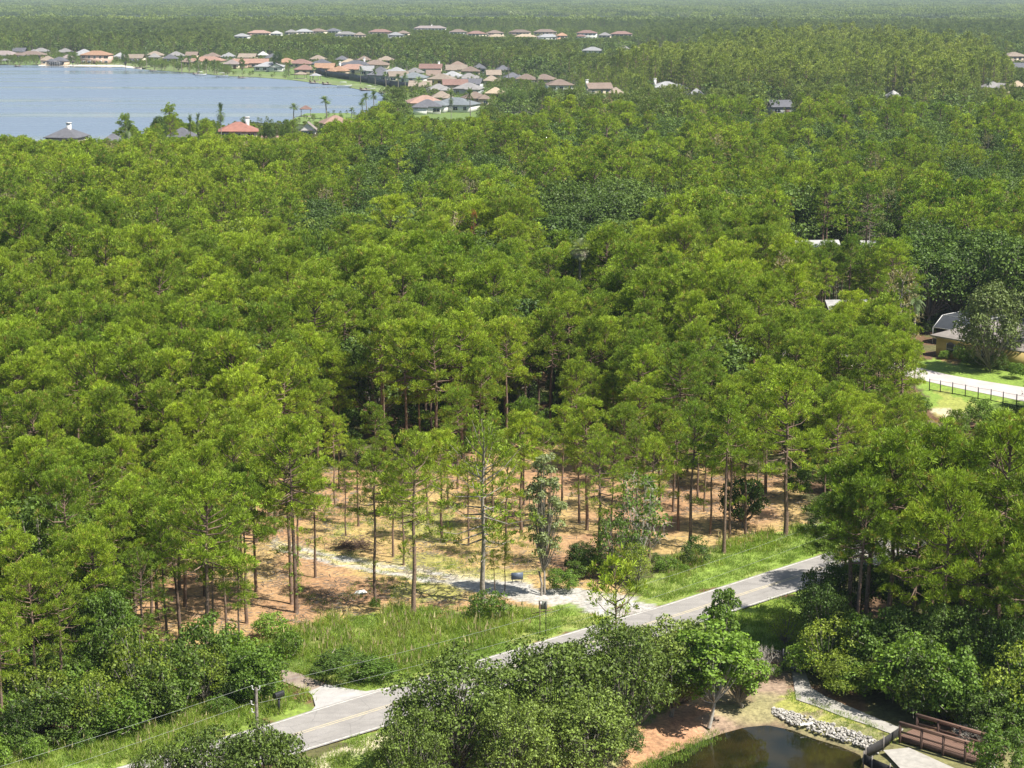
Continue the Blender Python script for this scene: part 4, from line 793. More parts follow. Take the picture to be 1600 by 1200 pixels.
# riprap: countable rocks, each an object
RK = []
for s_ in range(6):
    r = random.Random(s_); bm_ = MB(); th = [(math.cos(a) * math.cos(b), math.sin(a) * math.cos(b), math.sin(b)) for b in (-.9, 0, .9) for a in np.arange(0, 6.28, 1.047)]
    V = [tuple(np.array(v_) * r.uniform(.75, 1.2) * np.array([1, .75, .6])) for v_ in th] + [(0, 0, -.55), (0, 0, .6)]
    bm_.add(V, [(i * 6 + k, i * 6 + (k + 1) % 6, (i + 1) * 6 + (k + 1) % 6, (i + 1) * 6 + k) for i in range(2) for k in range(6)]); bm_.add(V, [(12 + k, 12 + (k + 1) % 6, 19) for k in range(6)] + [((k + 1) % 6, k, 18) for k in range(6)]); RK.append(bm_.mesh('rock', M['rock']))
RT = [(1207, 1104), (1240, 1112), (1290, 1128), (1340, 1143), (1385, 1161)]; RB = [(1205, 1110), (1235, 1124), (1290, 1144), (1335, 1157), (1372, 1172)]; rr = random.Random(5); k = 0
while k < 298:
    u = rr.random() * 4; i = int(u); f = u - i; v_ = rr.random(); x = (RT[i][0] * (1 - f) + RT[i + 1][0] * f) * (1 - v_) + (RB[i][0] * (1 - f) + RB[i + 1][0] * f) * v_; y = (RT[i][1] * (1 - f) + RT[i + 1][1] * f) * (1 - v_) + (RB[i][1] * (1 - f) + RB[i + 1][1] * f) * v_
    P = at(x, y, 0); o = link(bpy.data.objects.new('rock', RK[rr.randrange(6)])); o.location = (P.x, P.y, rr.uniform(-.12, .06) - v_ * .22); s_ = rr.uniform(.08, .17); o.scale = (s_ * 1.2, s_, s_ * .9); o.rotation_euler = (rr.uniform(-.5, .5), rr.uniform(-.5, .5), rr.uniform(0, 6.3))
    tag(o, 'pale grey angular rock in the stone band along the pond bank', 'rock', 'riprap rocks along the pond bank'); k += 1
mb = MB(); rn = np.random.default_rng(8); RV = [np.array([v_.co[:] for v_ in m_.vertices]) for m_ in RK[:1]]; RF4 = [(i * 6 + k_, i * 6 + (k_ + 1) % 6, (i + 1) * 6 + (k_ + 1) % 6, (i + 1) * 6 + k_) for i in range(2) for k_ in range(6)]
for _ in range(520):
    u = rr.random() * 4; i = int(u); f = u - i; v_ = rr.random(); x = (RT[i][0] * (1 - f) + RT[i + 1][0] * f) * (1 - v_) + (RB[i][0] * (1 - f) + RB[i + 1][0] * f) * v_; y = (RT[i][1] * (1 - f) + RT[i + 1][1] * f) * (1 - v_) + (RB[i][1] * (1 - f) + RB[i + 1][1] * f) * v_
    P = at(x, y, 0); a_ = rr.uniform(0, 6.28); V = RV[0][:18] * rr.uniform(.06, .12) * rn.uniform(.7, 1.3, (18, 3)); V = V @ np.array([[math.cos(a_), -math.sin(a_), 0], [math.sin(a_), math.cos(a_), 0], [0, 0, 1]]) + np.array([P.x, P.y, rr.uniform(-.05, .02) - v_ * .22]); mb.add(V, RF4); mb.add(V[12:], [(0, 1, 2, 3, 4, 5)])
tag(mb.build('rock_rubble', M['rock']), 'smaller pale rubble filling the gaps of the stone band along the pond', 'rubble', None, 'stuff')
mb = MB(); mb.tube([(-.6, 0, .12), (.6, 0, .12)], [.09, .09], 8); o = mb.build('pipe', M['white']); P = at(1262, 1134, -.25); o.location = P; o.rotation_euler = (0, 0, .35); tag(o, 'short white pipe lying on the mud below the stone band', 'pipe')
# iron fence in the shade behind the path
Q0 = at(1196, 1043); Q1 = at(1250, 1052); e = empty('iron_fence', tuple(Q0), math.atan2(Q1.y - Q0.y, Q1.x - Q0.x), 'black iron picket fence in deep shade behind the path', 'fence'); Lf = (Q1 - Q0).length; mb = MB()
for x in np.arange(0, Lf, .14): mb.box(x - .012, x + .012, -.012, .012, .05, 1.5)
mb.build('pickets', M['black'], e); mb = MB(); mb.box(0, Lf, -.03, .03, 1.36, 1.42); mb.box(0, Lf, -.03, .03, .15, .2); mb.build('rail', M['black'], e)
for x in (0, Lf / 2, Lf): mb = MB(); mb.box(x - .06, x + .06, -.06, .06, -.2, 1.65); mb.build('post', M['black'], e)
# mailbox
P = at(436, 1114); e = empty('mailbox', tuple(P), -.7, 'black mailbox on a post on the grass beside the road', 'mailbox'); mb = MB(); mb.box(-.06, .06, -.06, .06, -.2, 1.15); mb.box(-.07, .07, -.3, .3, 1.1, 1.16); mb.build('post', M['black'], e)
mb = MB(); th = np.linspace(0, math.pi, 8); sec = [(-.19, 1.16), (.19, 1.16)] + [(.19 * math.cos(a), 1.36 + .19 * math.sin(a)) for a in th]; V = [(x, y, z) for y in (-.4, .4) for x, z in sec]; n = len(sec)
mb.add(V, [(i, (i + 1) % n, n + (i + 1) % n, n + i) for i in range(n)]); mb.add(V, [tuple(range(n))[::-1], tuple(range(n, 2 * n))]); b = mb.build('box', M['black'], e)
# two post sign seen from behind
P = at(848, 993); e = empty('road_sign', tuple(P), -.12, 'two post road sign seen from behind on the grass verge beside the road', 'sign')
for x in (-.22, .24): mb = MB(); mb.box(x - .03, x + .03, -.03, .03, -.2, 2.75); mb.build('post', simple('rusty_post', (.16, .10, .07), .7, .3) if x < 0 else M['black'], e)
mb = MB(); mb.box(-.32, .34, .035, .06, 2.1, 2.78); mb.build('panel', M['signback'], e); mb = MB(); mb.box(-.26, -.1, .0, .03, 2.45, 2.72); mb.build('label_plate', M['white'], e)
mb = MB(); mb.beam((-.8, .07, 1.72), (.75, .07, 2.1), .05); mb.build('arm', M['wood'], e)
P = at(808, 910); e = empty('yard_sign', tuple(P), .1, 'small blue grey box standing in the grass beside the gravel entrance', 'sign'); mb = MB(); mb.box(-.5, .5, -.04, .04, .25, .85); mb.build('panel', M['bluegrey'], e); mb = MB(); mb.box(-.42, -.37, -.03, .03, -.1, .25); mb.box(.37, .42, -.03, .03, -.1, .25); mb.build('legs', M['black'], e)
# utility pole and cables
PP = at(404, 1222); e = empty('utility_pole', tuple(PP), 0, 'grey utility pole beside the road above the bottom left bushes', 'utility pole'); ph = (1222 - 1068) / F * at(404, 1222).y / CP / .98 * 1.03; mb = MB(); mb.tube([(0, 0, -.3), (0, 0, ph)], [.13, .09], 9); mb.build('pole', M['barkg'], e)
for z_, sx in ((ph - .1, -.25), (ph - .12, .22), (ph - 1.1, -.32), (ph - 1.6, -.3)):
    mb = MB(); mb.tube([(sx * .4, 0, z_ - .05), (sx, 0, z_), (sx, 0, z_ + .22)], [.03, .03, .06], 6); mb.build('insulator', M['white'], e)
mb = MB(); mb.tube([(.1, 0, ph - 3.1), (.7, -.1, ph - 2.75)], [.035, .035], 6); mb.tube([(.7, -.1, ph - 2.75), (.95, -.14, ph - 2.6)], [.1, .16], 8); mb.build('street_light', M['white'], e)
def cable(a, b, sag, label):
    a = Vector(a); b = Vector(b); t = np.linspace(0, 1, 40); V = [(a.x + (b.x - a.x) * s_, a.y + (b.y - a.y) * s_, a.z + (b.z - a.z) * s_ - 4 * sag * s_ * (1 - s_)) for s_ in t]
    mb = MB(); mb.tube(V, [.0075] * 40, 4); o = mb.build('power_cable', M['wire']); tag(o, label, 'cable')
top = Vector((PP.x, PP.y, ph)); d1 = Vector((dr[20][0], dr[20][1], 0)); Lf = -46
cable(top + Vector((-.3, 0, .1)), top + d1 * Lf + Vector((0, 0, .2)), .5, 'upper thin cable running from the utility pole out at the lower left edge'); cable(top + Vector((-.3, 0, -1.0)), top + d1 * Lf + Vector((0, 0, -1.0)), .6, 'lower thin cable running from the utility pole out at the lower left edge')
cable(top + Vector((.2, 0, .1)), top + d1 * 60 + Vector((0, 0, .2)), .9, 'upper thin cable running from the utility pole along the road to the right'); cable(top + Vector((.2, 0, -1.0)), top + d1 * 60 + Vector((0, 0, -1.0)), 1.0, 'lower thin cable running from the utility pole along the road to the right')
# litter and brush in the clearing
mb = MB(); rb = np.random.default_rng(4)
for _ in range(420):
    c = rb.normal(size=3) * np.array([1.0, .7, .30]); c[2] = abs(c[2]); d_ = unit(rb.normal(size=3) * np.array([1, 1, .35])); L = rb.uniform(.4, 1.1); mb.tube([c, c + d_ * L], [.028, .012], 3)
o = mb.build('brush_pile', simple('dead_twigs', (.20, .13, .09), .9, .4, 4.0)); o.location = at(553, 856); tag(o, 'heap of dead brown branches lying in the clearing', 'brush pile')
mb = MB(); mb.add([(-.5, -.2, .02), (.1, -.35, .1), (.6, .05, .04), (.3, .3, .22), (-.35, .3, .12)], [(0, 1, 2, 3, 4)]); mb.box(-.3, .4, -.1, .1, 0, .12); o = mb.build('litter_sheet', M['white']); o.location = at(563, 927); tag(o, 'crumpled white sheet lying on the orange straw', 'litter')
for i, (x, y, s_, lb) in enumerate([(518, 868, .5, 'pale flat stone beside the track, upper one of two'), (545, 874, .7, 'pale flat stone beside the track, lower one of two'), (797, 993, .22, 'small pale stone on the grass verge left of the two post sign')]):
    o = link(bpy.data.objects.new('stone', RK[i])); o.location = at(x, y, .02); o.scale = (s_, s_ * .6, s_ * .3); tag(o, lb, 'stone')
# ------------------------------------------------------------------ vegetation
def shrink(px_, R, H, x, y, s, lo=.3, grounded=False):
    """lower trees that would stand in front of something the photograph shows"""
    s = s.copy(); keep = np.ones(len(x), bool)
    for it in range(7):
        bad = np.zeros(len(x), bool)
        for dx, hf in ((0, 1), (-.6, .93), (.6, .93), (-1, .84), (1, .84), (0, .78), (-1, .7), (1, .7), (0, .6)):
            qx, qy, _ = pix(x + dx * R * s, y, H * s * hf)
            for a in PROT:
                if len(a) == 2: bad |= (y < a[1]) & inpoly(qx, qy, a[0])
        cx_, t_, dp_ = pix(x, y, H * s); _, b_, _ = pix(x, y, H * s * .42); hw = F * R * s / dp_ * .9
        for a in PROT:
            if len(a) == 5: bad |= (y < a[4]) & (cx_ + hw > a[0]) & (cx_ - hw < a[1]) & (b_ > a[2]) & (t_ < a[3])
        s[bad] *= .8
    keep &= s > lo
    for hx, hy, hr in HPOS: keep &= np.hypot(x - hx, y - hy) > hr
    return s, keep
LAKEVIS = [(-50, 101), (190, 105), (400, 121), (530, 133), (600, 147), (600, 158), (560, 176), (470, 184), (350, 195), (335, 186), (290, 190), (270, 178), (235, 190), (225, 212), (205, 190), (180, 197), (165, 216), (150, 219), (130, 221), (80, 220), (60, 222), (40, 213), (-50, 213)]
PROT.append((LAKEVIS, 1000)); PROT.append(([(450, 178), (560, 174), (555, 185), (470, 188)], 770)); PROT.append(([(785, 165), (840, 166), (838, 176), (785, 175)], 790))
LAKEA = [tuple(p) for p in LAKE]
# openings in the canopy where trunks and shaded ground show
for a_ in ((882, 928, 386, 432, 255), (733, 750, 338, 378, 280), (840, 882, 385, 425, 262), (1244, 1268, 445, 492, 228), (1274, 1300, 440, 495, 226), (1313, 1322, 430, 480, 232), (1452, 1474, 440, 500, 250), (470, 500, 352, 392, 258), (452, 472, 548, 598, 186), (520, 540, 545, 575, 200), (610, 626, 545, 590, 190), (690, 716, 560, 600, 186),
           (1178, 1186, 540, 600, 200), (1284, 1324, 550, 574, 208), (1332, 1360, 560, 584, 206), (1372, 1408, 572, 594, 204), (1178, 1204, 542, 560, 214), (500, 514, 640, 690, 168), (560, 572, 640, 690, 168), (668, 684, 655, 700, 164), (940, 952, 640, 690, 168), (1046, 1060, 640, 690, 168), (130, 142, 640, 680, 172), (80, 94, 560, 590, 190), (1035, 1050, 370, 400, 262), (185, 192, 440, 470, 240), (830, 850, 640, 690, 170)): PROT.append(a_)

def cand(y0, y1, sp, m=30, seed=0, j=.42):
    r = np.random.default_rng(seed); X = []; Y = []
    for i, yy in enumerate(np.arange(y0, y1, sp * .87)):
        hw_ = .2585 * yy + m; xx = np.arange(-hw_, hw_, sp) + (sp / 2 if i % 2 else 0); X.append(xx); Y.append(np.full(len(xx), yy))
    X = np.concatenate(X); Y = np.concatenate(Y); X += r.uniform(-j, j, len(X)) * sp; Y += r.uniform(-j, j, len(Y)) * sp; return X, Y
NORTH = [(-700, 30), (2400, 30), (2400, 760), (1600, 765), (1440, 806), (1290, 850), (1262, 838), (1250, 790), (1236, 775), (1150, 782), (1050, 776), (960, 768), (905, 748), (870, 700), (835, 690), (800, 735), (720, 748), (640, 752), (560, 745), (500, 750), (460, 775), (432, 812), (425, 880), (405, 960), (330, 1010), (120, 1035), (0, 1060), (-700, 1180)]
SOUTHR = [(1300, 1005), (1315, 965), (1345, 930), (1450, 882), (1600, 834), (2400, 600), (2400, 1150), (1620, 1120), (1560, 1100), (1400, 1070), (1290, 1030)]
OPEN = [P_YL, [(1140, 528), (1290, 538), (1400, 556), (1500, 575), (1720, 610), (1720, 660), (1480, 660), (1440, 640), (1380, 600), (1140, 562)], [(780, 172), (850, 172), (850, 182), (780, 182)], P_RP]
LM = [(553, 856, 'brush pile in the clearing'), (622, 740, 'pair of pines in the clearing'), (755, 700, 'grey forked pine'), (850, 710, 'pale leaved tree'), (917, 650, 'large round crowned pine'), (1000, 740, 'half bare tree'), (1227, 610, 'thick trunked pine over the road'), (463, 700, 'ivy wrapped pine'), (325, 790, 'big lower left pine'),
      (175, 910, 'grey green tree at lower left'), (905, 400, 'pale cabbage palm'), (741, 345, 'dead reddish pine'), (1475, 510, 'white pool cage'), (1470, 1150, 'footbridge'), (1326, 467, 'glimpsed low white roof'), (486, 360, 'pale tree by the dark gap'), (0, 700, 'left picture edge'), (404, 1090, 'utility pole'), (1322, 1050, 'yellow green mounded shrub'), (1600, 760, 'right picture edge'),
      (1276, 375, 'long white roof'), (715, 1060, 'big central oak'), (848, 960, 'two post road sign'), (1475, 1040, 'grey fallen branches'), (110, 880, 'lower left woods corner pine'), (0, 1120, 'lower left picture edge'), (1218, 160, 'sunken slate blue roof'), (1042, 130, 'pale grey roofed house')]
ORD = 'first second third fourth fifth sixth seventh eighth ninth tenth eleventh twelfth thirteenth fourteenth fifteenth sixteenth seventeenth eighteenth nineteenth twentieth'.split()
ORD += ['twenty-' + o_ for o_ in ORD[:9]] + ['thirtieth'] + ['thirty-' + o_ for o_ in ORD[:9]] + ['fortieth'] + ['forty-' + o_ for o_ in ORD[:9]]
NAMED = []
def name_all(items):
    g = {}
    for o, px_, py_, adj in items:
        k = min(range(len(LM)), key=lambda i: math.hypot(LM[i][0] - px_, (LM[i][1] - py_) * 1.3)); dx, dy = px_ - LM[k][0], py_ - LM[k][1]
        dr_ = ('right of' if dx > 0 else 'left of') if abs(dx) > abs(dy) * 1.2 else ('in front of' if dy > 0 else 'behind'); g.setdefault((k, dr_, adj.split()[-1]), []).append((math.hypot(dx, dy), o, adj))
    for (k, dr_, _), L in g.items():
        for i, (_, o, adj) in enumerate(sorted(L, key=lambda q: q[0])): o['label'] = f'{adj}, {ORD[min(i, len(ORD) - 1)]} {dr_} the {LM[k][2]}'
def near_label(px, py, h):
    z = ('at the lower left edge of the woods above the thicket' if px < 430 and py > 900 else 'in the solid canopy left of the clearing' if px < 430 and py > 700 else 'in the right hand wood between road and pond path' if py > 800 and px > 1230
         else 'right of the stand where the road goes out of sight' if px > 1230 and py > 660 else 'on the back edge of the orange straw clearing' if py > 700 else 'in the stand a few rows behind the clearing' if py > 620 else 'deep in the canopy well behind the clearing')
    w_ = 'tall' if h > 13.3 else 'middling' if h > 12 else 'lower'
    return f'{w_} pine {z}'
# ---- hand placed trees of the clearing: base x, base y, top y, crown factor, proto set, label
def topscale(px, py, ty, H):
    P = at(px, py); dn = SP + (ty - 600) / F * CP; fw = CP - (ty - 600) / F * SP; h = CAMH - P.y * dn / fw; return P, h
HP = [(155, 1075, 850, 'P', 'pine rising from the lower left thicket beside the grey green tree'), (225, 1085, 880, 'S', 'slender pine in front of the lower left thicket trees'), (5, 1165, 960, 'P', 'pine cut by the left edge low in the corner'), (100, 1120, 900, 'S', 'pine low in the lower left thicket right of the nearest wide one'), (375, 1045, 870, 'S', 'pine between the big lower left pine and the driveway bush'), (540, 838, 725, 's', 'slim pine left of the lone pine behind the brush pile'), (668, 812, 690, 's', 'slim pine behind the pair in the clearing'), (790, 872, 715, 's', 'thin pine left of the pale leaved tree'), (845, 800, 668, 's', 'thin pine straight behind the pale leaved tree'), (955, 842, 690, 's', 'slender pine right of the large round crowned one'), (995, 830, 680, 'S', 'slender pine behind the leafy roadside shrubs'), (1060, 830, 672, 's', 'slender pine left of the leaning pale trunk'), (1165, 838, 680, 's', 'slender pine before the dark round tree'), (1110, 836, 668, 's', 'slender pine between the leaning pale trunk and the twin pale trunks'), (700, 795, 670, 's', 'slender pine at the centre of the clearing back'), (760, 826, 700, 's', 'slender pine behind the grey forked pine'), (605, 800, 680, 's', 'slender pine in the back of the clearing left of centre'), (647, 962, 700, 'S', 'slender single pine nearest the tall grass, right one of the two lone trunks'), (586, 946, 714, 's', 'thin young pine with narrow crown, left one of the two lone trunks before the clearing'), (463, 958, 690, 'P', 'thick ivy wrapped pine at the left front of the clearing, front trunk of its cluster'), (456, 945, 715, 's', 'thin pine leaning on the ivy wrapped one at the left front of the clearing'), (465, 885, 735, 's', 'slim pine just behind the ivy wrapped pine, its base in dark shadow'),
      (493, 903, 742, 's', 'straight pine with bare reddish trunk standing on orange straw right of the ivy wrapped one'), (560, 822, 700, 's', 'small pine near the middle of the clearing casting a thin shadow to the left'), (614, 872, 735, 'S', 'pine left of the wheel track, left one of the pair in the clearing'), (631, 884, 726, 's', 'pine with flared foot, right one of the pair in the clearing'), (690, 848, 688, 'S', 'pine with bare brown trunk standing alone behind the pair in the clearing'),
      (732, 851, 735, 's', 'thin dark trunked pine between the lone pine and the grey forked one'), (755, 942, 688, 'G', 'broad grey forked pine with wide airy crown beside the gravel entrance'), (773, 928, 862, 'b', 'sapling right of the grey forked pine, nearer one'), (789, 925, 850, 'b', 'sapling right of the grey forked pine, farther one'), (814, 832, 660, 'S', 'pine right behind the pale leaved vine covered tree'), (818, 790, 640, 'P', 'pine on the straw left of the pale leaved tree'), (917, 830, 640, 'P', 'large round crowned pine with thick bare trunk right of the pale leaved tree'),
      (905, 818, 668, 's', 'thin pine beside the large round crowned one'), (937, 893, 700, 'V', 'vine wrapped pine at the edge of the roadside weeds'), (1052, 800, 655, 'S', 'pine right of the bare branched tree in the middle of the stand'), (1014, 872, 700, 's', 'thin pine half hidden by the bare branched tree'), (1077, 858, 650, 'S', 'slightly leaning pale trunked pine by the roadside weeds'), (1090, 778, 640, 'P', 'pine behind the leaning pale trunked one'), (1100, 800, 655, 'S', 'pine with dark ivy base behind the leaning pale trunk'),
      (1131, 866, 640, 'P', 'tall pine with two pale trunks by the verge, front trunk'), (1140, 842, 655, 's', 'tall pine with two pale trunks by the verge, rear trunk'), (1183, 795, 640, 's', 'thin pine before the dark round tree on the right of the stand'), (1227, 838, 600, 'B', 'big thick trunked pine at the right end of the stand above the road'), (1196, 770, 575, 'P', 'pine behind the big thick trunked one at the right end of the stand'), (878, 785, 640, 's', 'slim pine at the open strip behind the pale leaved tree'),
      (1030, 790, 645, 'P', 'pine behind the bare branched tree'), (975, 800, 650, 'P', 'pine with spreading low crown behind the bare branched tree'), (480, 770, 640, 'P', 'pine at the left back corner of the clearing'), (523, 790, 655, 's', 'slim pine at the back left of the clearing'), (530, 765, 660, 's', 'thin bare pine on the back row of the clearing'), (585, 768, 640, 'P', 'pine in the back row of the clearing behind the brush pile'),
      (715, 765, 625, 'P', 'pine in the back row of the clearing behind the lone pine'), (770, 800, 655, 'S', 'pine at the right back of the clearing beside the grey forked one'),
      (325, 1052, 775, 'B', 'big pine with long bare trunk at the left front edge of the woods'), (333, 1045, 830, 's', 'thin trunk close behind the big front left pine'), (283, 1010, 800, 'P', 'dark trunked pine left of the big front left pine'), (262, 1030, 815, 'S', 'pine with pale lower trunk left of the big front left pine'), (238, 985, 790, 'P', 'pine with bare stem above the left thicket'), (246, 970, 770, 'S', 'slim pine in front of the orange gap at the left'),
      (290, 950, 745, 'P', 'pine behind the orange gap at the left'), (355, 1010, 800, 'S', 'slim pine right of the big front left pine'), (212, 975, 775, 'P', 'pine left of the orange gap'), (385, 975, 770, 'P', 'low branched pine at the left end of the clearing'), (180, 1000, 800, 'P', 'pine sunk in the thicket at the left'), (400, 925, 745, 'P', 'pine closing the left side of the clearing'), (30, 1080, 850, 'P', 'wide low pine at the left edge of the picture'), (60, 1125, 905, 'P', 'nearest wide pine in the lower left corner woods'), (110, 1060, 860, 'P', 'pine in the lower left woods behind the nearest wide one'),
      (1327, 1010, 745, 'B', 'big pine at the left front of the right hand wood'), (1353, 1020, 735, 'P', 'tall pine with pale trunk in the right hand wood'), (1388, 1022, 715, 'B', 'tall thick trunked pine in the right hand wood'), (1450, 1010, 700, 'B', 'tall pine in the middle of the right hand wood'), (1500, 1020, 715, 'P', 'tall pine right of the middle in the right hand wood'), (1555, 1015, 690, 'B', 'tall pine at the right edge of the right hand wood'), (1318, 975, 765, 'P', 'pine with low dark branches over the road at the right hand wood'), (1600, 1050, 760, 'P', 'pine cut by the right edge beyond the bridge')]
SETS = {'S': SLIM + PINES[:1], 's': SLIM[:2], 'P': PINES, 'B': [PINES[7], PINES[4], PINES[8]]}
GREYP = pine(19, 13, .38, 3.9, nl=44, k=8, nb=9, size=.45, wd=.09, mat='pine', bark='barkg', low=2, tr=.2)
VINE = broad(36, 9, 1.7, .05, 22, nleaf=70, size=.24, mat='bush', trunk=False)
used = []
rr = random.Random(2)
for bx, by, ty, st, lb in HP:
    P, h = topscale(bx, by, ty, 0); used.append((P.x, P.y))
    if st == 'b': make(LIME[0] if rr.random() < .3 else SLIM[0], tuple(P), rr.uniform(0, 6), h / 13.0, lb, 'tree', 'saplings at the gravel entrance', name='sapling_tree'); continue
    pr = GREYP if st == 'G' else SLIM[2] if st == 'V' else rr.choice(SETS[st]); s = h / pr[1]; k = 1.1 if st == 'B' else 1.0
    root = make(pr, (P.x, P.y, 0), rr.uniform(0, 6.28), (s * k, s * k, s), lb, 'pine tree', 'pines standing on the edge of the woods')
    if st in 'V' or 'ivy wrapped pine at' in lb:
        v_ = put('climbing_vine', VINE[2][0][1], root); v_.scale = (.42, .42, .85 if st == 'V' else .6)
print('hand pines', len(used))
# ---- pines and broadleaved trees, nearest ones as individuals
x, y = cand(112, 640, 4.05, 26, 1); n = len(x); bx, by, _ = pix(x, y, np.zeros(n)); ok = inpoly(bx, by, NORTH) | inpoly(bx, by, SOUTHR)
for o_ in OPEN: ok &= ~inpoly(bx, by, o_)
ok &= ~inpoly(x, y, LAKEA)
for ux, uy in used: ok &= np.hypot(x - ux, y - uy) > 2.7
rdist = pdist(x, y, np.array([tuple(c_[:2]) for c_ in ctr] + [tuple(c_[:2]) for c_ in ctr[::-1]])); ok &= rdist > 5.5
# pond path and thicket strip stay free
ok &= ~inpoly(bx, by, [(1180, 1010), (1260, 1040), (1420, 1120), (1640, 1190), (1640, 1320), (900, 1320), (900, 1120)])
x, y, bx, by = x[ok], y[ok], bx[ok], by[ok]; n = len(x); rg = np.random.default_rng(9)
tx, ty, _ = pix(x, y, np.full(n, 11.0)); nz = vnoise(x, y, 26, 11); nz2 = vnoise(x, y, 60, 12)
po = np.full(n, .05) + .10 * (nz > .72)
mid = (ty < 330) & (tx > 560); po[mid] = .34; po[mid & (nz > .48)] = .85; po[(ty < 215) & (tx > 420)] = .65
for z_ in ([(840, 300), (1000, 300), (1000, 400), (900, 430), (840, 400)], [(470, 310), (660, 320), (660, 390), (470, 380)], [(1430, 380), (1600, 380), (1600, 520), (1500, 500)]): po[inpoly(tx, ty, z_)] = .92
isoak = rg.random(n) < po
islime = (~isoak) & inpoly(tx, ty, [(170, 330), (540, 340), (540, 400), (330, 395), (160, 385)]) & (rg.random(n) < .6)
hgt = 12.4 + (nz2 - .5) * 2.4 + (vnoise(x, y, 19, 41) - .5) * 4.2 + rg.normal(0, 1.35, n); hgt[isoak] *= .98; hgt = np.clip(hgt, 8, 16.0)
sc0 = hgt / 13.0
# thin oaks (wider crowns)
ro = rg.random(n); okk = ~(isoak & (ro < .42)) & ~((ro > .80) & (vnoise(x, y, 14, 31) > .56)); x, y, bx, by, isoak, islime, sc0, tx, ty = [q[okk] for q in (x, y, bx, by, isoak, islime, sc0, tx, ty)]; n = len(x)
ox, oy = x[isoak], y[isoak]; dm = np.full(n, 99.0)
for a_, b_ in zip(ox, oy): dm = np.minimum(dm, np.hypot(x - a_, y - b_))
kk = isoak | (dm > 4.0); x, y, bx, by, isoak, islime, sc0, tx, ty = [q[kk] for q in (x, y, bx, by, isoak, islime, sc0, tx, ty)]; n = len(x)
sc0, keep = shrink(None, 3.2, 14.6, x, y, sc0, .3); x, y, bx, by, isoak, islime, sc0, tx, ty = [q[keep] for q in (x, y, bx, by, isoak, islime, sc0, tx, ty)]; n = len(x)
LOWP = [pine(s_, 13, c_, r_, nl=30, k=14, nb=8, size=.42, wd=.09) for s_, c_, r_ in ((101, .5, 2.2), (102, .56, 2.6), (103, .46, 2.4), (104, .52, 2.9))]
OAKM = [broad(s_, 10.5, r_, .15, 46, nleaf=340, size=.32) for s_, r_ in ((111, 5.2), (112, 5.8), (113, 4.6))]; THIN = [pine(106, 13, .35, 2.6, nl=24, k=4, nb=6, size=.5, wd=.13, mat='thin', bark='barkg'), pine(107, 13, .4, 2.2, nl=20, k=4, nb=6, size=.5, wd=.13, mat='thin', bark='barkg')]; LIMET = [broad(115, 10.5, 4.2, .18, 22, nleaf=90, size=.5, mat='lime')]
order = np.argsort(y); ip = [i for i in order if not isoak[i] and not islime[i]]; io = [i for i in order if isoak[i]]
vis_ = lambda i: -20 < tx[i] < 1620
ipn = [i for i in ip if vis_(i)][:300 - len(used)]; ion = [i for i in io if vis_(i)][:225]
for i in ipn:
    pr = PINES[rg.integers(len(PINES))]; s = float(sc0[i] * 13 / pr[1]); w_ = float(s * rg.uniform(.84, 1.06)); o_ = make(pr, (float(x[i]), float(y[i]), 0), float(rg.uniform(0, 6.28)), (w_, w_, s), near_label(bx[i], by[i], s * pr[1]), 'pine tree', 'pines of the dense woods'); NAMED.append((o_, tx[i], ty[i], ('tall' if s * pr[1] > 13.3 else 'middling' if s * pr[1] > 12 else 'low') + (' broad crowned' if w_ > s * 1.07 else ' green') + ' pine'))
def oak_label(px_, py_):
    return 'dark round crowned broadleaf tree ' + ('left of the clearing among the pines' if px_ < 430 and py_ > 400 else 'in the wood beside the pond path' if py_ > 800 else 'among the pines right behind the clearing' if py_ > 560 else 'in the dark hollow behind the pine canopy' if py_ > 330 else 'in the mixed wood before the lakeside houses' if px_ < 800 else 'in the mixed wood on the right towards the pale roofs')
for i in ion:
    pr = OAKS[rg.integers(len(OAKS))] if y[i] < 330 else OAKM[rg.integers(3)]; s = float(sc0[i] * 13 * .88 / pr[1]) * 1.1; w_ = float(s * rg.uniform(.9, 1.15)); o_ = make(pr, (float(x[i]), float(y[i]), 0), float(rg.uniform(0, 6.28)), (w_, w_, s), oak_label(tx[i], ty[i]), 'broadleaf tree', 'broadleaf trees among the pines'); NAMED.append((o_, tx[i], ty[i], 'dark rounded broadleaf tree'))
sn = set(ipn); on = set(ion); rest = [i for i in ip if i not in sn]; ro_ = [i for i in io if i not in on]; li = [i for i in range(n) if islime[i]]
print('pines', len(ipn), 'rest', len(rest), 'oaks', len(ion), 'rest', len(ro_), 'lime', len(li))
def sct(name, protos, ii, k, lb, cat): scatter(name, protos, np.stack([x[ii], y[ii], np.zeros(len(ii))], 1), rg.integers(0, len(protos), len(ii)), rg.uniform(0, 6.28, len(ii)), sc0[ii] * k, lb, cat)
th_ = [i for i in rest if (i * 7919) % 29 == 0]; ts_ = set(th_); rest = [i for i in rest if i not in ts_]; sct('thin_trees', THIN, th_, 1.02, 'brownish thinly leaved trees scattered through the canopy', 'forest')
ra = [i for i in rest if y[i] < 300]; rb_ = [i for i in rest if y[i] >= 300]
sct('pine_forest', PINES + LOWP[:2], ra, 1.04, 'continuous green pine canopy filling the middle of the picture', 'pine forest'); sct('pine_forest', LOWP, rb_, 1.04, 'continuous pine canopy reaching back towards the lake and houses', 'pine forest')
sct('broadleaf_forest', OAKM, ro_, 1.12, 'mass of darker broadleaf trees behind the pine canopy', 'forest'); sct('broadleaf_forest', LIMET, li, 1.1, 'lighter yellow green trees scattered in the canopy at left', 'forest')
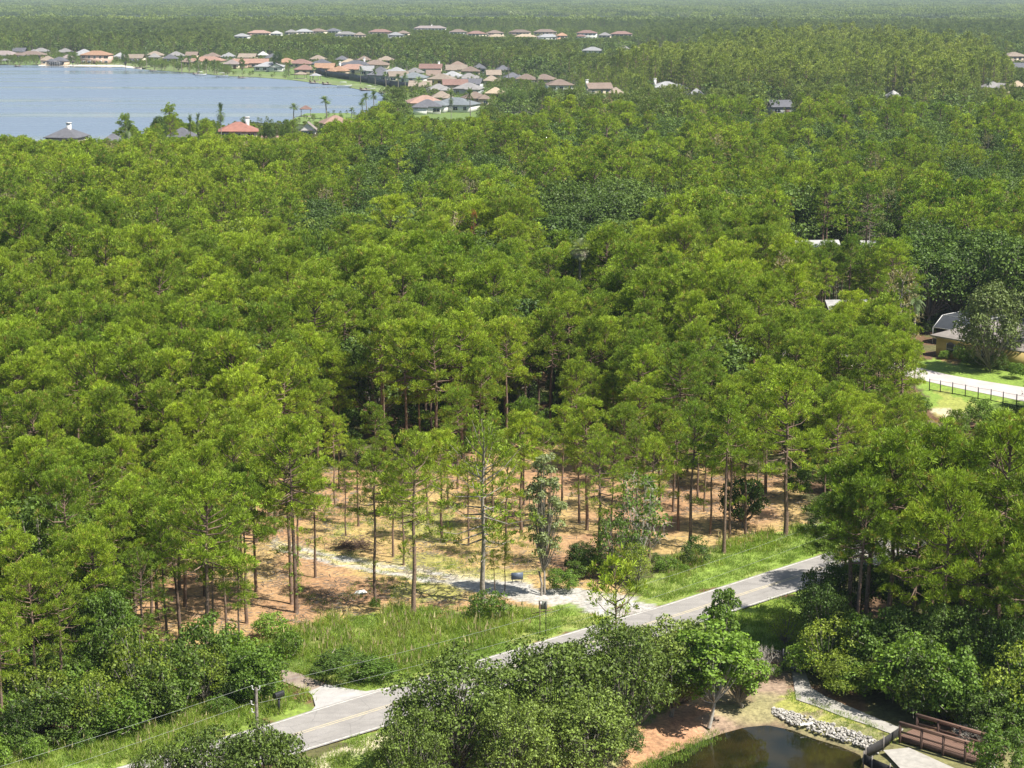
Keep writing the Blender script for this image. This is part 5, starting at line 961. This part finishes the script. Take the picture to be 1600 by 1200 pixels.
# undergrowth between trunks away from the clearing
x, y = cand(112, 420, 3.1, 20, 5); bx, by, _ = pix(x, y, np.zeros(len(x))); k = (inpoly(bx, by, NORTH) & ((by < 705) | (bx < 400) | (bx > 1240))) | inpoly(bx, by, SOUTHR)
for o_ in OPEN: k &= ~inpoly(bx, by, o_)
k &= ~inpoly(bx, by, [(200, 870), (430, 760), (430, 1000), (330, 1015), (215, 990)]); k &= rg.random(len(x)) < .6; k &= pdist(x, y, np.array([tuple(c_[:2]) for c_ in ctr] + [tuple(c_[:2]) for c_ in ctr[::-1]])) > 4.5
for hx, hy, hr in HPOS: k &= np.hypot(x - hx, y - hy) > hr
x, y = x[k], y[k]; scatter('undergrowth', BUSH, np.stack([x, y, 0 * x], 1), rg.integers(0, 4, len(x)), rg.uniform(0, 6, len(x)), rg.uniform(.5, 1.3, len(x)), 'dark green undergrowth between the trunks of the woods', 'undergrowth')
# ---- far woods
def far(y0, y1, sp, seed, fn, m=60):
    x, y = cand(y0, y1, sp, m, seed); bx, by, _ = pix(x, y, 0 * x); k = ~inpoly(x, y, LAKEA) & ~(inpoly(bx, by, [(-3000, 250), (-3000, 101), (0, 102), (0, 250)])); return x[k], y[k], bx[k], by[k]
x, y, bx, by = far(600, 2350, 7.2, 21, None); n = len(x); rg = np.random.default_rng(22); tx, ty, _ = pix(x, y, np.full(n, 12.0))
DOME = [(880, 112), (960, 98), (1010, 86), (1100, 76), (1240, 66), (1400, 68), (1500, 78), (1580, 95), (1590, 128), (1480, 128), (1100, 124), (950, 122)]
dome = inpoly(tx, ty, DOME); nz = vnoise(x, y, 70, 3); nzb = vnoise(x * .3, y, 140, 5)
yard = inpoly(bx, by, [(-60, 106), (-60, 88), (300, 90), (440, 92), (560, 100), (680, 110), (820, 126), (1010, 141), (1010, 172), (860, 178), (830, 200), (640, 210), (610, 165), (480, 135), (200, 106)]) | inpoly(bx, by, [(350, 54), (700, 51), (1010, 52), (1010, 66), (700, 68), (350, 66)])
s = np.clip(.86 + .12 * rg.normal(size=n), .6, 1.15); s[yard] *= .62; s[dome] *= 1.05 + .25 * np.clip((y[dome] - 1000) / 500, 0, 1)
keep0 = ~(yard & (rg.random(n) < .08)); kind = np.where(dome, 2, np.where((rg.random(n) < .55 + (nz - .5)) & (ty > 45), 1, 0))
x, y, s, kind, tx, ty = x[keep0], y[keep0], s[keep0], kind[keep0], tx[keep0], ty[keep0]
s, keep = shrink(None, 3.8, 15.0, x, y, s, .15); x, y, s, kind = x[keep], y[keep], s[keep], kind[keep]
FP_ = FARP + FARO + CYP; idx = np.where(kind == 2, 4 + rg.integers(0, 2, len(x)), np.where(kind == 1, 2 + rg.integers(0, 2, len(x)), rg.integers(0, 2, len(x)))); s = np.where(kind == 1, s * 1.25, s)
for kk, nm, lb, ct in ((2, 'cypress_wood', 'dome of yellow green cypress trees rising on the right behind the pale roofs', 'forest'), (1, 'broadleaf_wood', 'distant green broadleaf woods between the rows of houses', 'forest'), (0, 'distant_pine_wood', 'distant dark green pine woods around the rows of houses', 'forest')):
    q = kind == kk; scatter(nm, FP_, np.stack([x[q], y[q], 0 * x[q]], 1), idx[q], rg.uniform(0, 6, q.sum()), s[q] * (1.12 if kk == 2 else 1), lb, ct)
print('far', len(x))
x, y, bx, by = far(2350, 9000, 31, 31, None, 120); n = len(x); rg = np.random.default_rng(32); nzb = vnoise(x * .22, y, 260, 5); idx = np.where(nzb > .55, rg.integers(1, 3, n), np.where(nzb < .4, 0, rg.integers(0, 4, n)))
sz = np.clip(.95 + .1 * rg.normal(size=n) + .25 * (vnoise(x * .3, y, 300, 8) - .5), .7, 1.25)
k = (y < 2600) | ((rg.random(n) > .03) & (vnoise(x * .13, y, 420, 14) < .82)); x, y, idx, sz = x[k], y[k], idx[k], sz[k]
scatter('horizon_forest', PATCH, np.stack([x, y, 0 * x], 1), idx, rg.integers(0, 4, len(x)) * 1.5708 + rg.uniform(-.2, .2, len(x)), sz, 'hazy forest stretching to the horizon along the top of the picture', 'forest'); print('patches', len(x))
# ---- single trees that stand out: against the lake and between houses
def solo(pr, px_, ty_, dist, wpx, lb, cat='tree', name=None, rz=0.0, group=None):
    """tree at a distance whose top shows at pixel (px, ty)"""
    X = (px_ - 800) / F * dist * (1.0); dn = SP + (ty_ - 600) / F * CP; fw = CP - (ty_ - 600) / F * SP; Y = dist; h = CAMH - Y * dn / fw; X = (px_ - 800) / F * (Y * CP + (CAMH - h) * SP)
    mw = max(max(abs(v_.co.x), abs(v_.co.y)) for v_ in pr[2][0][1].vertices); kw = wpx / F * Y / 2 / mw; return make(pr, (X, Y, 0), rz, (kw, kw, h / pr[1]), lb, cat, group, name)
solo(PINES[0], 195, 186, 560, 34, 'round crowned pine standing against the lake, left of the two taller pines', 'pine tree'); solo(OAKS[3], 248, 180, 560, 30, 'left one of the two tall trees standing against the lake', 'tree'); solo(PINES[4], 266, 173, 565, 38, 'right and taller one of the two trees standing against the lake', 'pine tree')
solo(OAKS[0], 195, 77, 1240, 15, 'dark conical conifer on the far lake shore', 'tree'); solo(OAKS[1], 433, 80, 1210, 20, 'dark round tree between roofs above the lake', 'tree'); solo(OAKS[2], 378, 90, 1180, 12, 'dark narrow tree between the two terracotta villas', 'tree'); solo(OAKS[0], 113, 81, 1290, 20, 'round green tree left of the orange roofed two storey house', 'tree')
solo(OAKS[1], 445, 185, 520, 26, 'grey green tree left of the shore boathouse', 'tree'); solo(OAKS[0], 1000, 124, 930, 52, 'rounded green tree between the brown gable and the pale grey roof', 'tree'); solo(OAKS[4], 420, 187, 540, 34, 'olive tree right of the red tile roofed house', 'tree')
for i, (px_, ty_) in enumerate([(793, 137), (812, 140), (826, 143), (840, 139)]): solo(OAKS[i], px_, ty_, 800 + i * 5, 38, ['leftmost', 'second', 'third', 'rightmost'][i] + ' of four round street trees with bare trunks over the sunny grass', 'tree', 'street_tree', i * 1.3, 'round street trees')
pl = [(510, 157, 765, 26, 'date palm with round head on the near shore lawn'), (573, 152, 770, 20, 'tall palm at the lake corner, left of its clump'), (584, 149, 772, 18, 'tallest palm of the clump at the lake corner'), (566, 160, 762, 18, 'lower palm in the clump at the lake corner'), (612, 146, 800, 26, 'bushy palm right of the lake corner clump'), (602, 152, 790, 20, 'palm between the lake corner clump and the salmon roof'), (598, 164, 740, 18, 'short palm right of the lake corner clump'),
      (345, 178, 560, 20, 'windblown palm left of the red tile roofed house'), (298, 193, 560, 14, 'small palm right of the dark slate roofed cream house'), (311, 190, 560, 16, 'second small palm right of the dark slate roofed cream house'), (200, 204, 540, 22, 'yellow green palm before the dark slate roof'), (458, 167, 735, 22, 'drooping palm left of the shore boathouse'), (549, 171, 770, 14, 'short palm at the end of the shore lawn'),
      (563, 108, 1050, 12, 'tall shore palm before the dark screen, left'), (586, 112, 1030, 12, 'shore palm before the dark screen, middle'), (603, 116, 1010, 14, 'shore palm before the dark screen, right'), (622, 120, 990, 16, 'palm with three trunks on the shore before the screen end'), (633, 118, 985, 15, 'palm right of the three trunked one on the shore'), (652, 125, 940, 20, 'bushy palm before the yellow walled house'), (667, 132, 920, 18, 'palm at the foot of the blue grey roof with white end'),
      (898, 110, 1020, 12, 'tall yellowish palm behind the brown roofs, right'), (883, 108, 1020, 12, 'tall yellowish palm behind the brown roofs, left'), (795, 98, 1050, 16, 'palm behind the lone dark slate roof'), (636, 98, 1080, 18, 'palm at the forest edge left of the red brown roof'), (840, 118, 960, 14, 'yellow green palm in front of the brown roof row'), (1375, 122, 900, 16, 'palm above the glimpsed white roof edge'), (1545, 128, 900, 14, 'thin palm before the grey gabled house'),
      (283, 90, 1190, 12, 'palm in the shore row before the terracotta villa, first'), (295, 92, 1185, 12, 'palm in the shore row before the terracotta villa, second'), (310, 94, 1180, 16, 'palm in the shore row before the terracotta villa, widest'), (322, 96, 1175, 13, 'palm in the shore row before the terracotta villa, fourth'), (335, 97, 1170, 13, 'palm in the shore row before the terracotta villa, last'), (228, 80, 1250, 12, 'pair of bare looking palms right of the wide dark pool screen'), (451, 98, 1150, 13, 'palm behind the bare red bank'), (490, 106, 1110, 14, 'dark leafy palm behind the gazebos'), (705, 155, 690, 12, 'small palm before the blue grey hip roof'), (735, 148, 720, 18, 'orange tinged palm right of the blue grey hip roof')]
PALMF = [palm(75, 9, 20, 2.6, wdt=.9), palm(76, 9, 22, 2.4, wdt=.9)]
for i, (a, b, d_, w_, lb) in enumerate(pl): solo(PALMF[i % 2], a, b, d_, w_, lb, 'palm tree', None, i * .9, 'palms around the lake')
PALMS_SK = palm(77, 15.5, 40, 1.9, mat='pale', skirt=True, wdt=.7)
solo(PALMS_SK, 905, 390, 262, 44, 'pale cabbage palm with whitish dead fronds in a dark gap of the canopy', 'palm tree'); solo(PALMS[0], 1232, 452, 262, 30, 'green palm left of the pale pine trunks', 'palm tree'); solo(PALMS[2], 1465, 418, 300, 40, 'tall palm behind the yellow house left of the big oak', 'palm tree'); solo(PALMS[1], 1432, 470, 262, 42, 'low spreading palm left of the pool cage', 'palm tree'); solo(PALMS[0], 1500, 428, 300, 28, 'palm beside the tall one behind the yellow house', 'palm tree')
rp = pine(120, 13, .3, 1.3, nl=22, k=5, mat='red'); solo(rp, 741, 335, 285, 20, 'dead reddish pine in the dark gap of the canopy', 'pine tree')
solo(OAKM[0], 486, 355, 262, 60, 'pale yellow green tree at the dark gap left of the middle', 'tree') ; BIGO = broad(121, 13, 6.0, .03, 60, nleaf=420, size=.36, twigs=2, mat='greyoak', squash=1.0)
solo(BIGO, 1553, 440, 255, 135, 'big grey green oak spreading in front of the yellow house', 'oak tree', 'oak_tree')
for i, (a, b, s_, lb) in enumerate([(1475, 562, .55, 'small round bush under the left arched window'), (1500, 566, .7, 'round bush in the bed right of the left arched window'), (1530, 575, .8, 'dark bush under the right arched window'), (1560, 583, .9, 'dark bush below the big oak'), (1590, 592, .9, 'dark bush at the right end of the yellow house bed'), (1512, 572, .7, 'bush between the two arched windows')]):
    P = at(a, b); make(BUSH[i % 4], tuple(P), i, s_, lb, 'shrub')
# ---- foreground trees and thicket
def near_tree(pr, bx_, by_, ty_, wpx, lb, cat='oak tree', name='oak_tree', rz=0.0):
    P, h = topscale(bx_, by_, ty_, 0); mw = max(max(abs(v_.co.x), abs(v_.co.y)) for v_ in pr[2][0][1].vertices) * .93; k = wpx / F * P.y / 2 / mw; return make(pr, (P.x, P.y, 0), rz, (k, k, h / pr[1]), lb, cat, None, name)
near_tree(OAKN[0], 712, 1225, 1015, 260, 'big green oak covering the road at the bottom centre', rz=.4); near_tree(OAKN[1], 640, 1290, 1110, 150, 'oak at the bottom edge left below the big central oak', rz=2); near_tree(OAKN[2], 868, 1190, 995, 215, 'oak right of the big central oak hiding the road', rz=1.1); near_tree(OAKN[1], 800, 1260, 1085, 170, 'dark oak at the bottom edge between the two large ones', rz=3.3)
near_tree(OAKN[0], 968, 1165, 968, 215, 'oak above the muddy bank, right of the middle', rz=4.1); near_tree(OAKN[2], 905, 1235, 1080, 190, 'low spreading oak at the bottom over the orange bank', rz=5.0); near_tree(OAKN[1], 1048, 1120, 965, 190, 'oak behind the slender trunked tree', rz=.9); near_tree(OAKN[0], 340, 1330, 1135, 190, 'grey green oak crown rising from the bottom edge below the utility pole', rz=2.2)
near_tree(OAKN[2], 425, 1330, 1128, 170, 'oak crown at the bottom edge left of the road', rz=.3); near_tree(OAKN[1], 250, 1340, 1160, 130, 'low oak crown at the bottom edge nearest the lower left corner', rz=1.3)
TALLB = broad(44, 10, 2.6, .2, 64, nleaf=260, size=.27, mat='bush', bark='barkp', tr=.14, twigs=2); near_tree(TALLB, 1108, 1132, 965, 150, 'slender pale trunked tree leaning over the pond bank', 'tree', 'broadleaf_tree'); near_tree(broad(45, 8, 2.2, .15, 44, nleaf=220, size=.26, mat='bush'), 1126, 1075, 915, 70, 'narrow bright green tree rising over the far side of the road', 'tree', 'broadleaf_tree', 1.0); near_tree(broad(46, 8, 2.6, .05, 50, nleaf=240, size=.27, mat='bush', twigs=2), 1158, 1104, 1000, 110, 'bushy tree between the slender trunked tree and the grey bare shrub', 'tree', 'broadleaf_tree', 2.0)
near_tree(pine(47, 8, .35, 2.2, nl=22, k=6, size=.5, wd=.09, low=2, tr=.1), 962, 1075, 892, 110, 'young pine with sparse dark tufts rising above the oaks before the gravel entrance', 'pine tree', 'pine_tree')
near_tree(broad(48, 12, 1.7, .16, 64, nleaf=210, size=.2, mat='pale', bark='barkg', tr=.12, twigs=1, stems=2), 850, 932, 700, 74, 'tall pale leaved tree with grey multiple trunks at the gravel entrance', 'tree', 'broadleaf_tree'); near_tree(broad(49, 9, 3.0, .15, 40, nleaf=80, size=.3, mat='bush', bark='barkp', tr=.1, twigs=7), 1000, 895, 735, 100, 'half bare tree with pale twisted branches at the weedy roadside', 'tree', 'broadleaf_tree'); near_tree(broad(50, 6, 2.6, .1, 36, nleaf=130, size=.24, mat='bush', twigs=3), 960, 905, 800, 80, 'leafy shrubby tree left of the half bare one', 'tree', 'broadleaf_tree')
near_tree(broad(57, 6, 3.0, .1, 44, nleaf=210, size=.3), 1160, 825, 745, 80, 'dark round tree standing on the straw at the right of the stand', 'tree', 'broadleaf_tree'); near_tree(OAKS[1], 130, 1065, 870, 120, 'light green broadleaf tree in the lower left woods', 'tree', 'broadleaf_tree'); near_tree(broad(58, 10, 4, .04, 70, nleaf=420, size=.26, mat='bush', twigs=2), 178, 1100, 920, 125, 'fine leaved grey green tree in the lower left thicket', 'tree', 'broadleaf_tree')
near_tree(LIME[0], 1228, 1008, 945, 80, 'yellow green leafy shrub at the left tip of the right hand wood', 'shrub', 'shrub'); near_tree(OAKS[2], 1285, 1040, 905, 100, 'dark broadleaf tree overhanging the shaded fence', 'tree', 'broadleaf_tree')
for q_, (a, b, t_, w_, lb) in enumerate([(1290, 1005, 885, 90, 'dark tree at the front left corner of the right hand wood'), (1300, 1040, 930, 100, 'dark leafy tree left of the first pale trunk in the right hand wood'), (1345, 1062, 960, 100, 'dark leafy tree above the yellow green mounded shrub'), (1405, 1075, 950, 110, 'bright leafy tree behind the grey fallen branches'), (1470, 1085, 940, 120, 'rounded leafy tree in the middle of the right thicket'), (1530, 1100, 950, 120, 'leafy tree above the dry twigs behind the footbridge'), (1590, 1120, 940, 120, 'leafy tree at the right edge above the footbridge'), (1330, 985, 870, 110, 'dark tree between the pale trunks of the right hand wood'), (1420, 990, 860, 120, 'dark tree deep in the right hand wood'), (1520, 1000, 860, 130, 'dark tree deep at the right of the right hand wood')]):
    near_tree(OAKS[q_ % 5], a, b, t_, w_, lb, 'tree', 'broadleaf_tree', q_ * 1.1)
BAM = broad(59, 4.5, 2.3, .0, 30, nleaf=300, size=.14, mat='lime', trunk=False, name='shrub'); near_tree(BAM, 1322, 1092, 1022, 110, 'fine leaved yellow green mounded shrub beside the path', 'shrub', 'shrub')
DB = bare(130, 5.0, 3.0); near_tree(DB, 1475, 1120, 1000, 120, 'grey leafless fallen branches in the right hand thicket', 'dead tree', 'dead_tree'); near_tree(bare(131, 3, 1.6, dens=4), 1196, 1062, 995, 60, 'grey bare shrub at the left of the shaded fence', 'dead shrub', 'dead_shrub'); near_tree(bare(132, 4, 1.6), 1555, 1080, 960, 70, 'pale bare twiggy tree near the right edge of the thicket', 'dead tree', 'dead_tree', 1.0); near_tree(bare(133, 2, 1.6, dens=4), 1520, 1165, 1130, 90, 'dry brown twigs behind the footbridge', 'dead shrub', 'dead_shrub', 2.0)
rr = random.Random(12); cnt = 0
TH = [('L', [(-40, 1070), (120, 1045), (330, 1040), (400, 1010), (440, 1050), (430, 1085), (345, 1118), (240, 1140), (60, 1195), (-40, 1225)], 92, 'leafy green shrub in the lower left thicket'), ('R', [(1262, 1045), (1300, 1030), (1420, 1060), (1600, 1100), (1640, 1180), (1545, 1165), (1420, 1120), (1330, 1092), (1275, 1080)], 60, 'leafy green shrub in the thicket along the pond path'),
      ('V', [(850, 905), (930, 870), (1010, 880), (1100, 860), (1120, 880), (1040, 905), (1000, 925), (900, 915)], 20, 'weedy shrub on the verge between the stand and the road')]
for k_, poly, num, lb in TH:
    c_ = 0; xs = [p[0] for p in poly]; ys = [p[1] for p in poly]; pts = []
    while c_ < num:
        a, b = rr.uniform(min(xs), max(xs)), rr.uniform(min(ys), max(ys))
        if not inpoly([a], [b], poly)[0]: continue
        s_ = rr.uniform(.45, 1.6) * (.6 if k_ == 'V' else 1); pr = BUSH[rr.randrange(4)] if rr.random() < .85 else LIME[0]; P = at(a, b); o_ = make(pr, (P.x, P.y, -.05), rr.uniform(0, 6), (s_, s_, s_ * rr.uniform(.8, 1.3)), lb, 'shrub', lb.replace('shrub', 'shrubs')); c_ += 1; NAMED.append((o_, a, b, ('lime green' if pr is LIME[0] else 'dark leaved' if pr is BUSH[3] else 'leafy green') + (' low' if s_ < .8 else ' bushy') + ' shrub'))
for a, b, t_, w_, lb in [(448, 1030, 985, 60, 'round dark green bush at the left of the tall grass by the driveway'), (400, 1095, 1010, 120, 'large bright leafy bush left of the driveway behind the pole'), (425, 1000, 960, 70, 'bright grassy bush at the left end of the straw clearing'), (765, 968, 925, 70, 'dark bush round the foot of the grey forked pine'), (586, 955, 935, 22, 'little bush at the foot of the thin lone pine'), (1240, 1050, 1030, 50, 'small bush before the shaded fence'), (1208, 1058, 1040, 36, 'small green bush left of the shaded fence posts'), (535, 1060, 1015, 110, 'leafy weeds heaped above the mown curve of the driveway'), (590, 1062, 1030, 90, 'leafy weeds right of the driveway curve'), (980, 1190, 1135, 60, 'reddish bush at the foot of the oaks on the bank'), (1560, 1230, 1130, 110, 'dark leaved shrub at the lower right corner by the bridge end'), (880, 925, 890, 60, 'weedy bush behind the trunk of the pale leaved tree')]:
    near_tree(BUSH[rr.randrange(4)], a, b, t_, w_, lb, 'shrub', 'shrub', rr.uniform(0, 6))
# ---- grass
tm_ = MB(); rq = np.random.default_rng(77)
for _ in range(9):
    c_ = rq.normal(size=3) * (.5, .5, .01) + (0, 0, .05); d_ = unit(rq.normal(size=3) * (1, 1, .06)); tm_.tube([c_, c_ + d_ * rq.uniform(.15, .8)], [.022, .01], 3)
TWM = tm_.mesh('twigs', M['barkg'])
G1 = [grasst(s_, 22, .32, .5, .045) for s_ in (141, 142)]; G2 = [grasst(s_, 26, .72, .5, .055, mat='tallgrass', lean=.4, seedy=q) for s_, q in ((143, 0), (144, 1), (145, 0), (146, 3), (147, 0), (148, 0))]
def gscat(name, protos, poly, dens, seed, lb, smin=.6, smax=1.3, z=0.0, nzc=None, avoid=()):
    W_ = [at(*p) for p in poly]; x0, x1 = min(p.x for p in W_), max(p.x for p in W_); y0, y1 = min(p.y for p in W_), max(p.y for p in W_); r = np.random.default_rng(seed); n = int((x1 - x0) * (y1 - y0) * dens); x = r.uniform(x0, x1, n); y = r.uniform(y0, y1, n); px_, py_, _ = pix(x, y, 0 * x); k = inpoly(px_, py_, poly)
    if nzc is not None: k &= vnoise(x, y, 3.2, seed) > nzc
    for a_ in avoid: k &= ~inpoly(px_, py_, a_)
    x, y = x[k], y[k]; n = len(x); print(name, n); scatter(name, protos, np.stack([x, y, 0 * x + z], 1), r.integers(0, len(protos), n), r.uniform(0, 6.28, n), r.uniform(smin, smax, n), lb, 'grass')
ROADP = [(x_, y_ - 3) for x_, y_ in ROADF] + [(x_, y_ + 3) for x_, y_ in reversed(ROADN)]; DR = [APRON, DARKDRV, ROADP]
gscat('verge_grass', G1, P_VERGE, 5.0, 41, 'mown and rough green grass of the roadside verge', avoid=DR + [P_GRAV]); gscat('tall_grass', G2, [(410, 1040), (400, 1005), (520, 965), (640, 950), (760, 955), (840, 965), (860, 975), (760, 1015), (640, 1055), (540, 1055), (470, 1030)], 3.6, 42, 'tall weedy grass with tan seed stalks between the clearing and the road', .6, 1.25, nzc=.3)
gscat('verge_grass', G1, P_VR, 4.5, 43, 'bright green roadside grass at the right of the gravel entrance', avoid=DR + [P_GRAV]); gscat('tall_grass', G2, [(1010, 900), (1060, 870), (1130, 850), (1240, 820), (1265, 835), (1180, 872), (1040, 915)], 2.6, 44, 'tall weeds on the edge of the stand above the road', .5, 1.2, nzc=.35)
gscat('verge_grass', G1, near_v, 4.0, 45, 'green grass on the near side of the road', avoid=DR); gscat('meadow_grass', G1[:1], [(450, 960), (440, 850), (520, 790), (800, 780), (900, 870), (820, 912), (700, 900), (600, 960)], 1.4, 46, 'sparse grass growing in the straw clearing', .5, 1.0, nzc=.52, avoid=[P_GRAV]); gscat('lawn_grass', G1, [(1230, 1078), (1330, 1118), (1410, 1150), (1400, 1166), (1320, 1135), (1225, 1100)], 5, 47, 'yellow green grass strip between the path and the stone band', .4, .9)
gscat('thicket_grass', G2, [(-60, 1230), (-40, 1170), (60, 1165), (240, 1095), (430, 1075), (480, 1080), (485, 1100), (430, 1120), (200, 1190)], 2.6, 48, 'rough tall grass below the lower left thicket', .5, 1.1, avoid=DR); gscat('bank_grass', G1, [(980, 1200), (1050, 1160), (1120, 1138), (1128, 1150), (1060, 1185), (1010, 1215)], 6, 49, 'green grass at the water edge of the pond', .5, 1.1, z=-.25)
TWG = [('twigs', .1, [('twigs', TWM)])]
gscat('forest_litter', TWG, P_STRAW, .55, 51, 'fallen twigs and cones lying on the orange straw', .5, 1.6, avoid=[P_GRAV])
name_all(NAMED)
# ---- haze
hz_ = MB(); hz_.box(-9600, 9600, -300, 15600, -3.0, 62); hm, t_, o_ = newmat('haze_air'); pv = N(t_, 'ShaderNodeVolumePrincipled', {'Color': (.70, .84, 1.0, 1), 'Density': 7.4e-5, 'Anisotropy': .1}); t_.links.new(pv.outputs[0], o_.inputs[1]); ho = hz_.build('haze', hm); tag(ho, 'thin pale haze in the air over the whole land', 'haze', None, 'stuff')
